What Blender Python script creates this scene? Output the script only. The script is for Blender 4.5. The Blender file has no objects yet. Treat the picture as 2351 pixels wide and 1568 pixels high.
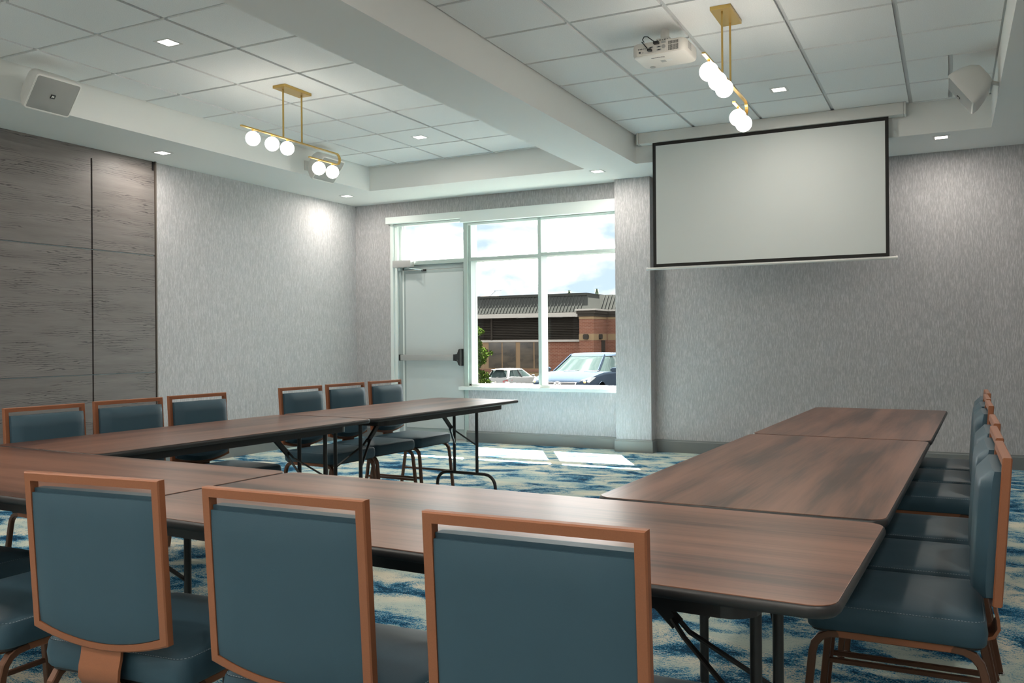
import bpy, bmesh, math, random
from mathutils import Vector, Matrix
random.seed(7)
S = bpy.context.scene
COL = S.collection
PI = math.pi

# ------------------------------------------------------------------ camera, world, sun, exposure
H = 1.19
yaw, pitch, roll = 0.4651, -0.0003, -0.0081
F = Vector((-math.sin(yaw)*math.cos(pitch), math.cos(yaw)*math.cos(pitch), math.sin(pitch)))
R0 = Vector((math.cos(yaw), math.sin(yaw), 0)); U0 = R0.cross(F)
RR = R0*math.cos(roll) + U0*math.sin(roll); UU = -R0*math.sin(roll) + U0*math.cos(roll)
cam = bpy.data.cameras.new('camera'); camo = bpy.data.objects.new('camera', cam); COL.objects.link(camo)
cam.sensor_width = 36; cam.lens = 2002.1/2351*36; cam.clip_end = 400; cam.clip_start = 0.05
m = Matrix((RR, UU, -F)).transposed().to_4x4(); m.translation = Vector((0, 0, H)); camo.matrix_world = m
S.camera = camo
vs = S.view_settings
vs.view_transform = 'Standard'; vs.look = 'None'; vs.gamma = 1; vs.exposure = 0.85; vs.use_curve_mapping = False
S.cycles.max_bounces = 8; S.cycles.diffuse_bounces = 5; S.cycles.sample_clamp_indirect = 4; S.cycles.caustics_reflective = False
S.cycles.caustics_refractive = False; S.cycles.use_denoising = True; S.cycles.transparent_max_bounces = 12
SKY = 15.0; SUNP = 150.0; SPOT = 6.5; GLOBE = 11.5; LENS = 6.0

w = bpy.data.worlds.new('world'); S.world = w; w.use_nodes = True
nt = w.node_tree; nt.nodes.clear()
def N(nt, t, **k):
    n = nt.nodes.new(t)
    for a, b in k.items(): setattr(n, a, b)
    return n
def setin(n, **k):
    for a, b in k.items(): n.inputs[a.replace('_', ' ')].default_value = b
out = N(nt, 'ShaderNodeOutputWorld'); bg = N(nt, 'ShaderNodeBackground'); tc = N(nt, 'ShaderNodeTexCoord')
mp = N(nt, 'ShaderNodeMapping'); mp.inputs['Scale'].default_value = (1, 1, 2.0); mp.inputs['Location'].default_value = (0.36, 0.1, 0.22)
nz = N(nt, 'ShaderNodeTexNoise'); setin(nz, Scale=13.0, Detail=8.0, Roughness=0.52, Distortion=0.3)
rp = N(nt, 'ShaderNodeValToRGB'); e = rp.color_ramp.elements
e[0].position = 0.37; e[0].color = (0.028, 0.0345, 0.0445, 1); e[1].position = 0.72; e[1].color = (1.0, 0.985, 0.96, 1); q_ = e.new(0.47); q_.color = (0.043, 0.0452, 0.048, 1)
for a, b in ((tc.outputs['Generated'], mp.inputs[0]), (mp.outputs[0], nz.inputs[0]), (nz.outputs[0], rp.inputs[0]), (rp.outputs[0], bg.inputs[0]), (bg.outputs[0], out.inputs[0])): nt.links.new(a, b)
bg.inputs[1].default_value = SKY

sun = bpy.data.lights.new('sun', 'SUN'); suno = bpy.data.objects.new('sun', sun); COL.objects.link(suno)
sun.energy = SUNP; sun.angle = 0.009; sun.color = (1.0, 0.93, 0.84)
suno.rotation_euler = Vector((0.21, -0.38, -0.66)).to_track_quat('-Z', 'Y').to_euler()

# ------------------------------------------------------------------ materials
def srgb(r, g, b):
    f = lambda c: ((c/255+0.055)/1.055)**2.4 if c > 10 else c/255/12.92
    return (f(r), f(g), f(b), 1)
def mat(name, col, rough=0.5, metal=0.0, spec=0.5, coat=0.0, noise=None, bump=None, emis=None):
    """noise: (scale xyz, colour2, low, high); bump: (scale xyz, strength)"""
    M = bpy.data.materials.new(name); M.use_nodes = True; t = M.node_tree; b = t.nodes['Principled BSDF']
    b.inputs['Base Color'].default_value = col; b.inputs['Roughness'].default_value = rough; b.inputs['Metallic'].default_value = metal
    b.inputs['Specular IOR Level'].default_value = spec; b.inputs['Coat Weight'].default_value = coat
    if emis: b.inputs['Emission Color'].default_value = emis[0]; b.inputs['Emission Strength'].default_value = emis[1]
    c = t.nodes.new('ShaderNodeTexCoord')
    def nn(sc, detail=4, rough_=0.55):
        mpn = t.nodes.new('ShaderNodeMapping'); mpn.inputs['Scale'].default_value = sc
        n = t.nodes.new('ShaderNodeTexNoise'); n.inputs['Scale'].default_value = 1; n.inputs['Detail'].default_value = detail; n.inputs['Roughness'].default_value = rough_
        t.links.new(c.outputs['Object'], mpn.inputs[0]); t.links.new(mpn.outputs[0], n.inputs[0]); return n
    if noise:
        n = nn(noise[0]); r = t.nodes.new('ShaderNodeValToRGB'); r.color_ramp.elements[0].position = noise[2]; r.color_ramp.elements[1].position = noise[3]
        r.color_ramp.elements[0].color = noise[1]; r.color_ramp.elements[1].color = col
        t.links.new(n.outputs[0], r.inputs[0]); t.links.new(r.outputs[0], b.inputs['Base Color'])
    if bump:
        n = nn(bump[0], 3); bp = t.nodes.new('ShaderNodeBump'); bp.inputs['Strength'].default_value = bump[1]; bp.inputs['Distance'].default_value = 0.002
        t.links.new(n.outputs[0], bp.inputs['Height']); t.links.new(bp.outputs[0], b.inputs['Normal'])
    return M
M_paint = mat('ceiling_paint', (0.84, 0.845, 0.82, 1), 0.7)
M_tile = mat('acoustic_tile', (0.90, 0.91, 0.90, 1), 0.9, noise=((260, 260, 260), (0.74, 0.75, 0.745, 1), 0.32, 0.58), bump=((300, 300, 300), 0.3))
M_tee = mat('shaded_metal_tee', (0.58, 0.59, 0.59, 1), 0.5)  # greyed so the tile grooves look deeper; shade put into the colour
M_trimw = mat('white_frame', (0.76, 0.82, 0.80, 1), 0.35)
M_mull = mat('mullion_grey', (0.40, 0.48, 0.455, 1), 0.4)
M_base = mat('grey_baseboard', srgb(112, 116, 116), 0.45)
M_black = mat('black_vinyl_edge', (0.018, 0.017, 0.017, 1), 0.38)
M_blackm = mat('black_metal', (0.022, 0.019, 0.018, 1), 0.35, spec=0.5)
M_copper = mat('copper_brown_coat', srgb(152, 94, 62), 0.45, metal=0.1, noise=((500, 500, 500), srgb(143, 88, 58), 0.3, 0.7))
M_legm = mat('brown_metal_leg', srgb(104, 70, 52), 0.35, metal=0.35)
M_chrome = mat('chrome', (0.75, 0.74, 0.72, 1), 0.18, metal=1)
M_thread = mat('pale_thread', (0.30, 0.36, 0.40, 1), 0.8)
M_brass = mat('brushed_brass', srgb(196, 164, 98), 0.32, metal=0.85)
M_white = mat('white_plastic', (0.72, 0.71, 0.68, 1), 0.45)
M_proj = mat('projector_shell', (0.70, 0.67, 0.62, 1), 0.4)
M_greyp = mat('grey_plastic', (0.36, 0.36, 0.35, 1), 0.6)
M_grille = mat('speaker_mesh', (0.26, 0.26, 0.25, 1), 0.55, bump=((700, 700, 700), 0.5))
M_dark = mat('dark_port', (0.012, 0.012, 0.013, 1), 0.5)
M_screenw = mat('projection_fabric', (0.70, 0.73, 0.71, 1), 0.85)
M_screenb = mat('screen_border', (0.016, 0.014, 0.013, 1), 0.8)
M_door = mat('door_paint', (0.56, 0.61, 0.61, 1), 0.4)
M_doorf = mat('door_frame_grey', (0.36, 0.42, 0.42, 1), 0.4)
M_satin = mat('satin_aluminium', (0.50, 0.50, 0.49, 1), 0.4, metal=0.5)
M_globe = mat('opal_globe', (0.9, 0.88, 0.82, 1), 0.3, emis=((1, 0.93, 0.82, 1), GLOBE))
M_lens = mat('downlight_lens', (0.9, 0.9, 0.9, 1), 0.4, emis=((1, 0.93, 0.84, 1), LENS))

def vinyl(name, c1, c2, rough):
    return mat(name, c1, rough, spec=0.30, noise=((3, 3, 3), c2, 0.3, 0.7), bump=((450, 450, 450), 0.12))
M_vinyl = vinyl('blue_grey_vinyl', (0.043, 0.088, 0.118, 1), (0.039, 0.080, 0.108, 1), 0.44)

def wallpaper():
    M = bpy.data.materials.new('streaked_wallpaper'); M.use_nodes = True; t = M.node_tree; b = t.nodes['Principled BSDF']
    c = t.nodes.new('ShaderNodeTexCoord')
    def nz(sx, sz, det=3):
        mpn = t.nodes.new('ShaderNodeMapping'); mpn.inputs['Scale'].default_value = (sx, sx, sz)
        n = t.nodes.new('ShaderNodeTexNoise'); n.inputs['Scale'].default_value = 1; n.inputs['Detail'].default_value = det
        t.links.new(c.outputs['Object'], mpn.inputs[0]); t.links.new(mpn.outputs[0], n.inputs[0]); return n
    n1 = nz(190, 11); n2 = nz(420, 30)
    mx = t.nodes.new('ShaderNodeMath'); mx.operation = 'ADD'; t.links.new(n1.outputs[0], mx.inputs[0]); t.links.new(n2.outputs[0], mx.inputs[1])
    r = t.nodes.new('ShaderNodeValToRGB'); el = r.color_ramp.elements
    el[0].position = 0.80; el[0].color = (0.35, 0.345, 0.35, 1); el[1].position = 1.0; el[1].color = (0.52, 0.51, 0.52, 1)
    x = el.new(0.93); x.color = (0.42, 0.41, 0.418, 1)
    dv = t.nodes.new('ShaderNodeMath'); dv.operation = 'MULTIPLY'; dv.inputs[1].default_value = 0.88
    t.links.new(mx.outputs[0], dv.inputs[0]); t.links.new(dv.outputs[0], r.inputs[0]); t.links.new(r.outputs[0], b.inputs['Base Color'])
    b.inputs['Roughness'].default_value = 0.6; b.inputs['Specular IOR Level'].default_value = 0.3
    bp = t.nodes.new('ShaderNodeBump'); bp.inputs['Strength'].default_value = 0.15; bp.inputs['Distance'].default_value = 0.002
    t.links.new(mx.outputs[0], bp.inputs['Height']); t.links.new(bp.outputs[0], b.inputs['Normal'])
    return M
M_wall = wallpaper()

def carpet():
    M = bpy.data.materials.new('patterned_carpet'); M.use_nodes = True; t = M.node_tree; b = t.nodes['Principled BSDF']
    c = t.nodes.new('ShaderNodeTexCoord'); L = t.links.new
    def nz(sc, det, ro, dist=0.0, loc=(0, 0, 0)):
        mpn = t.nodes.new('ShaderNodeMapping'); mpn.inputs['Scale'].default_value = sc; mpn.inputs['Location'].default_value = loc
        n = t.nodes.new('ShaderNodeTexNoise'); n.inputs['Scale'].default_value = 1; n.inputs['Detail'].default_value = det
        n.inputs['Roughness'].default_value = ro; n.inputs['Distortion'].default_value = dist
        L(c.outputs['Object'], mpn.inputs[0]); L(mpn.outputs[0], n.inputs[0]); return n
    big = nz((3.0, 4.4, 1), 5, 0.56, 0.6); streak = nz((40, 110, 1), 3, 0.6); fine = nz((150, 230, 1), 2, 0.6); tint = nz((1.6, 2.4, 1), 2, 0.5, 0.3, (5, 3, 0))
    def math_(op, a, bb):
        n = t.nodes.new('ShaderNodeMath'); n.operation = op
        for i, v in enumerate((a, bb)):
            if hasattr(v, 'outputs'): L(v.outputs[0], n.inputs[i])
            else: n.inputs[i].default_value = v
        return n
    s1 = math_('MULTIPLY', math_('SUBTRACT', streak, 0.5), 0.34)
    s2 = math_('MULTIPLY', math_('SUBTRACT', fine, 0.5), 0.50)
    v = math_('ADD', math_('ADD', big, s1), s2)
    r = t.nodes.new('ShaderNodeValToRGB'); el = r.color_ramp.elements
    el[0].position = 0.37; el[0].color = (0.008, 0.040, 0.08, 1); el[1].position = 0.60; el[1].color = (0.72, 0.68, 0.55, 1)
    for p, col in ((0.43, (0.012, 0.135, 0.26, 1)), (0.462, (0.06, 0.33, 0.50, 1)), (0.492, (0.36, 0.44, 0.42, 1)), (0.525, (0.62, 0.59, 0.49, 1))):
        q = el.new(p); q.color = col
    L(v.outputs[0], r.inputs[0])
    r2 = t.nodes.new('ShaderNodeValToRGB'); r2.color_ramp.elements[0].position = 0.45; r2.color_ramp.elements[0].color = (0.70, 0.86, 0.95, 1)
    r2.color_ramp.elements[1].position = 0.62; r2.color_ramp.elements[1].color = (1, 1, 1, 1); L(tint.outputs[0], r2.inputs[0])
    mx = t.nodes.new('ShaderNodeMix'); mx.data_type = 'RGBA'; mx.blend_type = 'MULTIPLY'; mx.inputs[0].default_value = 1
    L(r.outputs[0], mx.inputs[6]); L(r2.outputs[0], mx.inputs[7]); L(mx.outputs[2], b.inputs['Base Color'])
    b.inputs['Roughness'].default_value = 0.95; b.inputs['Specular IOR Level'].default_value = 0.1
    bp = t.nodes.new('ShaderNodeBump'); bp.inputs['Strength'].default_value = 0.5; bp.inputs['Distance'].default_value = 0.004
    L(fine.outputs[0], bp.inputs['Height']); L(bp.outputs[0], b.inputs['Normal'])
    return M
M_carpet = carpet()

def woodmat(name, dark, mid, light, axis, sc, rough, spec=0.5, warp=0.6, bump=0.0):
    """grain runs along axis (0 x, 1 y, 2 z)"""
    M = bpy.data.materials.new(name); M.use_nodes = True; t = M.node_tree; b = t.nodes['Principled BSDF']; L = t.links.new
    c = t.nodes.new('ShaderNodeTexCoord'); oi = t.nodes.new('ShaderNodeObjectInfo'); ad = t.nodes.new('ShaderNodeVectorMath'); ad.operation = 'ADD'
    mul = t.nodes.new('ShaderNodeMath'); mul.operation = 'MULTIPLY'; mul.inputs[1].default_value = 13.0
    L(oi.outputs['Random'], mul.inputs[0]); L(c.outputs['Object'], ad.inputs[0]); L(mul.outputs[0], ad.inputs[1])
    def nz(k, l, det=5, dist=0.0):
        s = [k]*3; s[axis] = l
        mpn = t.nodes.new('ShaderNodeMapping'); mpn.inputs['Scale'].default_value = s
        n = t.nodes.new('ShaderNodeTexNoise'); n.inputs['Scale'].default_value = 1; n.inputs['Detail'].default_value = det; n.inputs['Roughness'].default_value = 0.6; n.inputs['Distortion'].default_value = dist
        L(ad.outputs[0], mpn.inputs[0]); L(mpn.outputs[0], n.inputs[0]); return n
    n1 = nz(sc, sc*0.10, 2, warp); n2 = nz(sc*11, sc*0.5, 2)
    s = t.nodes.new('ShaderNodeMath'); s.operation = 'MULTIPLY_ADD'; s.inputs[1].default_value = 0.35; L(n2.outputs[0], s.inputs[0]); L(n1.outputs[0], s.inputs[2])
    r = t.nodes.new('ShaderNodeValToRGB'); el = r.color_ramp.elements
    el[0].position = 0.52; el[0].color = dark; el[1].position = 0.84; el[1].color = light; q = el.new(0.66); q.color = mid
    L(s.outputs[0], r.inputs[0]); L(r.outputs[0], b.inputs['Base Color'])
    b.inputs['Roughness'].default_value = rough; b.inputs['Specular IOR Level'].default_value = spec
    bp = t.nodes.new('ShaderNodeBump'); bp.inputs['Strength'].default_value = bump; bp.inputs['Distance'].default_value = 0.001
    L(n2.outputs[0], bp.inputs['Height']); L(bp.outputs[0], b.inputs['Normal'])
    return M
M_top = woodmat('walnut_laminate', (0.062, 0.026, 0.017, 1), (0.150, 0.064, 0.039, 1), (0.225, 0.100, 0.062, 1), 0, 8, 0.30, 0.20, warp=0.0, bump=0.0)

def panelwood():
    """grey-brown oak veneer, grain horizontal (y), with cathedral figures"""
    M = bpy.data.materials.new('grey_oak_veneer'); M.use_nodes = True; t = M.node_tree; b = t.nodes['Principled BSDF']; L = t.links.new
    c = t.nodes.new('ShaderNodeTexCoord')
    def mpn(s, loc=(0, 0, 0)):
        q = t.nodes.new('ShaderNodeMapping'); q.inputs['Scale'].default_value = s; q.inputs['Location'].default_value = loc; L(c.outputs['Object'], q.inputs[0]); return q
    wv = t.nodes.new('ShaderNodeTexWave'); wv.wave_type = 'RINGS'; wv.rings_direction = 'X'
    q = mpn((1, 0.9, 6.0)); L(q.outputs[0], wv.inputs[0]); setin(wv, Scale=3.2, Distortion=9.0, Detail=3.0, Detail_Scale=1.6, Detail_Roughness=0.55)
    n1 = t.nodes.new('ShaderNodeTexNoise'); L(mpn((2, 1.2, 16)).outputs[0], n1.inputs[0]); setin(n1, Scale=1.0, Detail=4.0)
    n2 = t.nodes.new('ShaderNodeTexNoise'); L(mpn((30, 7, 300)).outputs[0], n2.inputs[0]); setin(n2, Scale=1.0, Detail=3.0)
    n3 = t.nodes.new('ShaderNodeTexNoise'); L(mpn((2, 1.6, 9), (3, 1, 2)).outputs[0], n3.inputs[0]); setin(n3, Scale=1.0, Detail=2.0)
    r = t.nodes.new('ShaderNodeValToRGB'); el = r.color_ramp.elements
    el[0].position = 0.30; el[0].color = (0.125, 0.110, 0.104, 1); el[1].position = 0.72; el[1].color = (0.165, 0.147, 0.14, 1); L(n1.outputs[0], r.inputs[0])
    rw = t.nodes.new('ShaderNodeValToRGB'); e2 = rw.color_ramp.elements; e2[0].position = 0.0; e2[0].color = (0.30, 0.30, 0.31, 1); e2[1].position = 0.20; e2[1].color = (1, 1, 1, 1); L(wv.outputs[0], rw.inputs[0])
    rn = t.nodes.new('ShaderNodeValToRGB'); e3 = rn.color_ramp.elements; e3[0].position = 0.46; e3[0].color = (0, 0, 0, 1); e3[1].position = 0.56; e3[1].color = (1, 1, 1, 1); L(n3.outputs[0], rn.inputs[0])
    m1 = t.nodes.new('ShaderNodeMix'); m1.data_type = 'RGBA'; m1.blend_type = 'MULTIPLY'; L(rn.outputs[0], m1.inputs[0]); L(r.outputs[0], m1.inputs[6]); L(rw.outputs[0], m1.inputs[7])
    r5 = t.nodes.new('ShaderNodeValToRGB'); r5.color_ramp.elements[0].position = 0.3; r5.color_ramp.elements[0].color = (0.86, 0.86, 0.87, 1); r5.color_ramp.elements[1].position = 0.6; r5.color_ramp.elements[1].color = (1, 1, 1, 1); L(n2.outputs[0], r5.inputs[0])
    m2 = t.nodes.new('ShaderNodeMix'); m2.data_type = 'RGBA'; m2.blend_type = 'MULTIPLY'; m2.inputs[0].default_value = 1; L(m1.outputs[2], m2.inputs[6]); L(r5.outputs[0], m2.inputs[7])
    L(m2.outputs[2], b.inputs['Base Color']); b.inputs['Roughness'].default_value = 0.5; b.inputs['Specular IOR Level'].default_value = 0.4
    return M
M_panel = panelwood()

def glassmat(name, tint, refl):
    M = bpy.data.materials.new(name); M.use_nodes = True; t = M.node_tree; t.nodes.clear()
    o = t.nodes.new('ShaderNodeOutputMaterial'); tr = t.nodes.new('ShaderNodeBsdfTransparent'); gl = t.nodes.new('ShaderNodeBsdfGlossy'); mx = t.nodes.new('ShaderNodeMixShader')
    fr = t.nodes.new('ShaderNodeFresnel'); fr.inputs[0].default_value = 1.45; mu = t.nodes.new('ShaderNodeMath'); mu.operation = 'MULTIPLY'; mu.inputs[1].default_value = refl
    tr.inputs[0].default_value = tint; gl.inputs['Roughness'].default_value = 0.02
    t.links.new(fr.outputs[0], mu.inputs[0]); t.links.new(mu.outputs[0], mx.inputs[0]); t.links.new(tr.outputs[0], mx.inputs[1]); t.links.new(gl.outputs[0], mx.inputs[2]); t.links.new(mx.outputs[0], o.inputs[0])
    return M
M_glass = glassmat('window_glass', (0.97, 0.99, 0.985, 1), 0.5)

# ------------------------------------------------------------------ mesh helpers
class MB:
    def __init__(s): s.v = []; s.f = []
    def add(s, vs, fs):
        o = len(s.v); s.v += [tuple(p) for p in vs]; s.f += [tuple(i+o for i in f) for f in fs]; return s
    def box(s, x0, x1, y0, y1, z0, z1):
        return s.add([(x0, y0, z0), (x1, y0, z0), (x1, y1, z0), (x0, y1, z0), (x0, y0, z1), (x1, y0, z1), (x1, y1, z1), (x0, y1, z1)],
                     [(0, 3, 2, 1), (4, 5, 6, 7), (0, 1, 5, 4), (1, 2, 6, 5), (2, 3, 7, 6), (3, 0, 4, 7)])
    def cbox(s, c, d): return s.box(c[0]-d[0]/2, c[0]+d[0]/2, c[1]-d[1]/2, c[1]+d[1]/2, c[2]-d[2]/2, c[2]+d[2]/2)
    def loft(s, rings, caps=True, closed=False):
        n = len(rings[0]); vs = [p for r in rings for p in r]; fs = []
        k = len(rings)
        for i in range(k if closed else k-1):
            a = i*n; b = ((i+1) % k)*n
            for j in range(n): fs.append((a+j, a+(j+1) % n, b+(j+1) % n, b+j))
        if caps and not closed: fs.append(tuple(range(n))[::-1]); fs.append(tuple(range((k-1)*n, k*n)))
        return s.add(vs, fs)
    def sweep(s, pts, sec, up=(0, 0, 1), closed=False):
        """sec: list of (a, b): a along side axis, b along up axis"""
        pts = [Vector(p) for p in pts]; up = Vector(up); rings = []; n = len(pts)
        for i, p in enumerate(pts):
            if closed: d0 = (p-pts[i-1]).normalized(); d1 = (pts[(i+1) % n]-p).normalized()
            else: d0 = (p-pts[max(i-1, 0)]); d1 = (pts[min(i+1, n-1)]-p); d0 = d0.normalized() if d0.length > 0 else d1.normalized(); d1 = d1.normalized() if d1.length > 0 else d0
            d = (d0+d1).normalized(); side = d.cross(up)
            if side.length < 1e-4: side = Vector((1, 0, 0))
            side.normalize(); u = side.cross(d).normalized(); k = 1/max(0.5, d.dot(d1))
            # mitre in the bend plane
            bend = (d1-d0)
            rings.append([p+side*a*(k if bend.length > 1e-3 and abs(bend.normalized().dot(side)) > 0.7 else 1)+u*b*(k if bend.length > 1e-3 and abs(bend.normalized().dot(u)) > 0.7 else 1) for a, b in sec])
        return s.loft(rings, True, closed)
    def tube(s, pts, r, n=8, up=(0, 0, 1)):
        return s.sweep(pts, [(r*math.cos(2*PI*i/n), r*math.sin(2*PI*i/n)) for i in range(n)], up)
    def rtube(s, pts, w, h, up=(0, 0, 1), closed=False):
        a, b = w/2, h/2; c = min(a, b)*0.25
        return s.sweep(pts, [(-a+c, -b), (a-c, -b), (a, -b+c), (a, b-c), (a-c, b), (-a+c, b), (-a, b-c), (-a, -b+c)], up, closed)
    def lathe(s, prof, n=16, c=(0, 0, 0), axis=2):
        rings = []
        for r, z in prof:
            ring = []
            for i in range(n):
                a = 2*PI*i/n; p = [r*math.cos(a), r*math.sin(a), z]
                if axis == 0: p = [p[2], p[0], p[1]]
                if axis == 1: p = [p[1], p[2], p[0]]
                ring.append((p[0]+c[0], p[1]+c[1], p[2]+c[2]))
            rings.append(ring)
        return s.loft(rings)
    def sphere(s, c, r, n=20, m_=12):
        return s.lathe([(r*math.sin(PI*i/m_)+1e-5, -r*math.cos(PI*i/m_)) for i in range(m_+1)], n, c)
    def prism(s, poly, h0, h1, axis=2):
        def P(a, b, h): return {2: (a, b, h), 1: (a, h, b), 0: (h, a, b)}[axis]
        return s.loft([[P(a, b, h0) for a, b in poly], [P(a, b, h1) for a, b in poly]])
    def build(s, name, m_, parent=None, bevel=0.0, smooth=False, seg=2, sub=0, mats=None):
        me = bpy.data.meshes.new(name); me.from_pydata(s.v, [], s.f); me.validate()
        bm = bmesh.new(); bm.from_mesh(me); bmesh.ops.recalc_face_normals(bm, faces=bm.faces)
        if bevel > 0:
            es = [e_ for e_ in bm.edges if len(e_.link_faces) == 2 and e_.calc_face_angle(0) > 0.6]
            bmesh.ops.bevel(bm, geom=es, offset=bevel, segments=seg, affect='EDGES', profile=0.7)
        bm.to_mesh(me); bm.free()
        if smooth:
            for p in me.polygons: p.use_smooth = True
            try: me.set_sharp_from_angle(angle=0.7)
            except Exception: pass
        me.materials.append(m_)
        o = bpy.data.objects.new(name, me); COL.objects.link(o)
        if parent: o.parent = parent
        if sub: md = o.modifiers.new('sub', 'SUBSURF'); md.levels = sub; md.render_levels = sub
        return o
def box(name, m_, x0, x1, y0, y1, z0, z1, parent=None, bevel=0.0, smooth=False):
    return MB().box(x0, x1, y0, y1, z0, z1).build(name, m_, parent, bevel, smooth)
def tag(o, label, cat, group=None, kind=None):
    o['label'] = label
    if cat: o['category'] = cat
    if group: o['group'] = group
    if kind: o['kind'] = kind
    return o
def empty(name, loc=(0, 0, 0), rz=0.0):
    o = bpy.data.objects.new(name, None); COL.objects.link(o); o.location = loc; o.rotation_euler = (0, 0, rz); o.empty_display_size = 0.1; return o
def struct(o, label=None):
    o['kind'] = 'structure'
    if label: o['label'] = label
    return o
def kids(o): return [c for c in COL.objects if c.parent == o]
def copy_tree(o, parent=None):
    c = o.copy(); COL.objects.link(c); c.parent = parent
    for ch in kids(o): copy_tree(ch, c)
    return c
def rrect(cx, cy, w_, h_, r, n=4):
    pts = []
    for k, (sx, sy) in enumerate(((1, 1), (-1, 1), (-1, -1), (1, -1))):
        for i in range(n+1):
            a = PI/2*k + PI/2*i/n
            pts.append((cx+sx*(w_/2-r)+r*math.cos(a), cy+sy*(h_/2-r)+r*math.sin(a)))
    return pts
def light(name, kind, loc, energy, color, parent=None, size=0.1, rot=None, **k):
    l = bpy.data.lights.new(name, kind); l.energy = energy; l.color = color
    if kind == 'AREA': l.size = size
    elif kind in ('POINT', 'SPOT'): l.shadow_soft_size = size
    for a, b in k.items(): setattr(l, a, b)
    o = bpy.data.objects.new(name, l); COL.objects.link(o); o.location = loc
    if rot: o.rotation_euler = rot
    if parent: o.parent = parent
    return o

def textmesh(name, cu, m_, parent):
    tmp = bpy.data.objects.new(name+'_tmp', cu); COL.objects.link(tmp); bpy.context.view_layer.update()
    me = bpy.data.meshes.new_from_object(tmp.evaluated_get(bpy.context.evaluated_depsgraph_get())); me.name = name
    bpy.data.objects.remove(tmp); bpy.data.curves.remove(cu); me.materials.clear(); me.materials.append(m_)
    o = bpy.data.objects.new(name, me); COL.objects.link(o); o.parent = parent; return o

# ------------------------------------------------------------------ room shell
XL, XR, YB, YF, ZS, ZC = -6.733, 1.15, 9.015, -2.6, 2.915, 3.19
YW = 9.20
floor = struct(box('floor', M_carpet, XL-0.1, XR+0.1, YF-0.1, YB, -0.1, 0), 'blue and cream brushstroke patterned carpet floor')
# left wall with wood panelling
wl = struct(box('wall_left', M_wall, XL-0.15, XL, YF-0.1, YW, 0, 3.3), 'grey streaked wallpaper wall on the left')
struct(box('wall_right', M_wall, XR, XR+0.15, YF-0.1, YW, 0, 3.3))
struct(box('wall_front', M_paint, XL-0.15, XR+0.15, YF-0.15, YF, 0, 3.3))
bm_ = MB()
bm_.box(XL-0.15, -6.205, YB, YW, 0, 3.3)              # left of door
bm_.box(-6.205, -3.2, YB, YW, 2.70, 3.3)               # above windows
bm_.box(-5.135, -3.2, YB, YW, 0, 0.625)              # below window
bm_.box(-3.2, XR+0.15, YB, YW, 0, 3.3)                 # behind screen
bm_.box(-3.2, -2.81, 8.855, YB, 0, ZS)                 # pilaster
struct(bm_.build('wall_back', M_wall), 'grey streaked wallpaper wall behind the screen and around the window')
# baseboards
def baseb(name, pts, h=0.14):
    """pts: run of the wall face; board stands on the left side of the run"""
    m_ = MB(); sec = [(0, 0), (0.016, 0), (0.016, h-0.022), (0.010, h-0.012), (0.010, h-0.004), (0.006, h), (0, h)]
    pts = [Vector((p[0], p[1], 0)) for p in pts]; rings = []
    for i, p in enumerate(pts):
        d0 = (p-pts[max(0, i-1)]).normalized() if i else None; d1 = (pts[i+1]-p).normalized() if i < len(pts)-1 else None
        n0 = Vector((d0.y, -d0.x, 0)) if d0 else None; n1 = Vector((d1.y, -d1.x, 0)) if d1 else None
        n = n0 if n1 is None else n1 if n0 is None else (n0+n1)/(1+n0.dot(n1))
        rings.append([p+n*a+Vector((0, 0, b)) for a, b in sec])
    m_.loft(rings); return struct(m_.build(name, M_base), None)
baseb('baseboard_left', [(XL, 5.90), (XL, YB), (-6.21, YB)])
baseb('baseboard_back', [(-5.13, YB), (-3.2, YB), (-3.2, 8.855), (-2.81, 8.855), (-2.81, YB), (XR, YB)], 0.135)
baseb('baseboard_right', [(XR, YB), (XR, YF)])
# ceiling: soffits, beam, coffer lids
CF = [(-5.9, -3.27, [-5.49, -4.885, -4.285, -3.68]), (-2.73, 0.32, [-2.125, -1.508, -0.898, -0.28])]
Y0, Y1 = 1.0, 8.17
cb = MB()
cb.box(XL, -5.9, YF, YB, ZS, 3.3); cb.box(-3.27, -2.73, YF, YB, ZS, 3.3); cb.box(0.32, XR, YF, YB, ZS, 3.3)
for a, b, _ in CF: cb.box(a, b, Y1, YB, ZS, 3.3); cb.box(a, b, YF, Y0, ZS, 3.3); cb.box(a, b, Y0, Y1, 3.215, 3.3)
ceil = struct(cb.build('ceiling', M_paint), 'off-white painted ceiling with two coffers of acoustic tiles')
ylines = [8.12-0.6137*k for k in range(12)]
tile_cache = {}
def tile(x0, x1, y0, y1):
    w_, d_ = round(x1-x0, 3), round(y1-y0, 3)
    if w_ < 0.03 or d_ < 0.02: return
    if (w_, d_) not in tile_cache:
        g = 0.0145
        q = MB().box(-w_/2+g, w_/2-g, -d_/2+g, d_/2-g, 0, 0.02)
        q.box(-w_/2+0.004, w_/2-0.004, -d_/2+0.004, d_/2-0.004, 0.0205, 0.03)
        o = q.build('ceiling_tile', M_tile, ceil, bevel=0.0); tile_cache[(w_, d_)] = o
    else:
        o = tile_cache[(w_, d_)].copy(); COL.objects.link(o); o.parent = ceil
    o.location = ((x0+x1)/2, (y0+y1)/2, 3.182)
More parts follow.
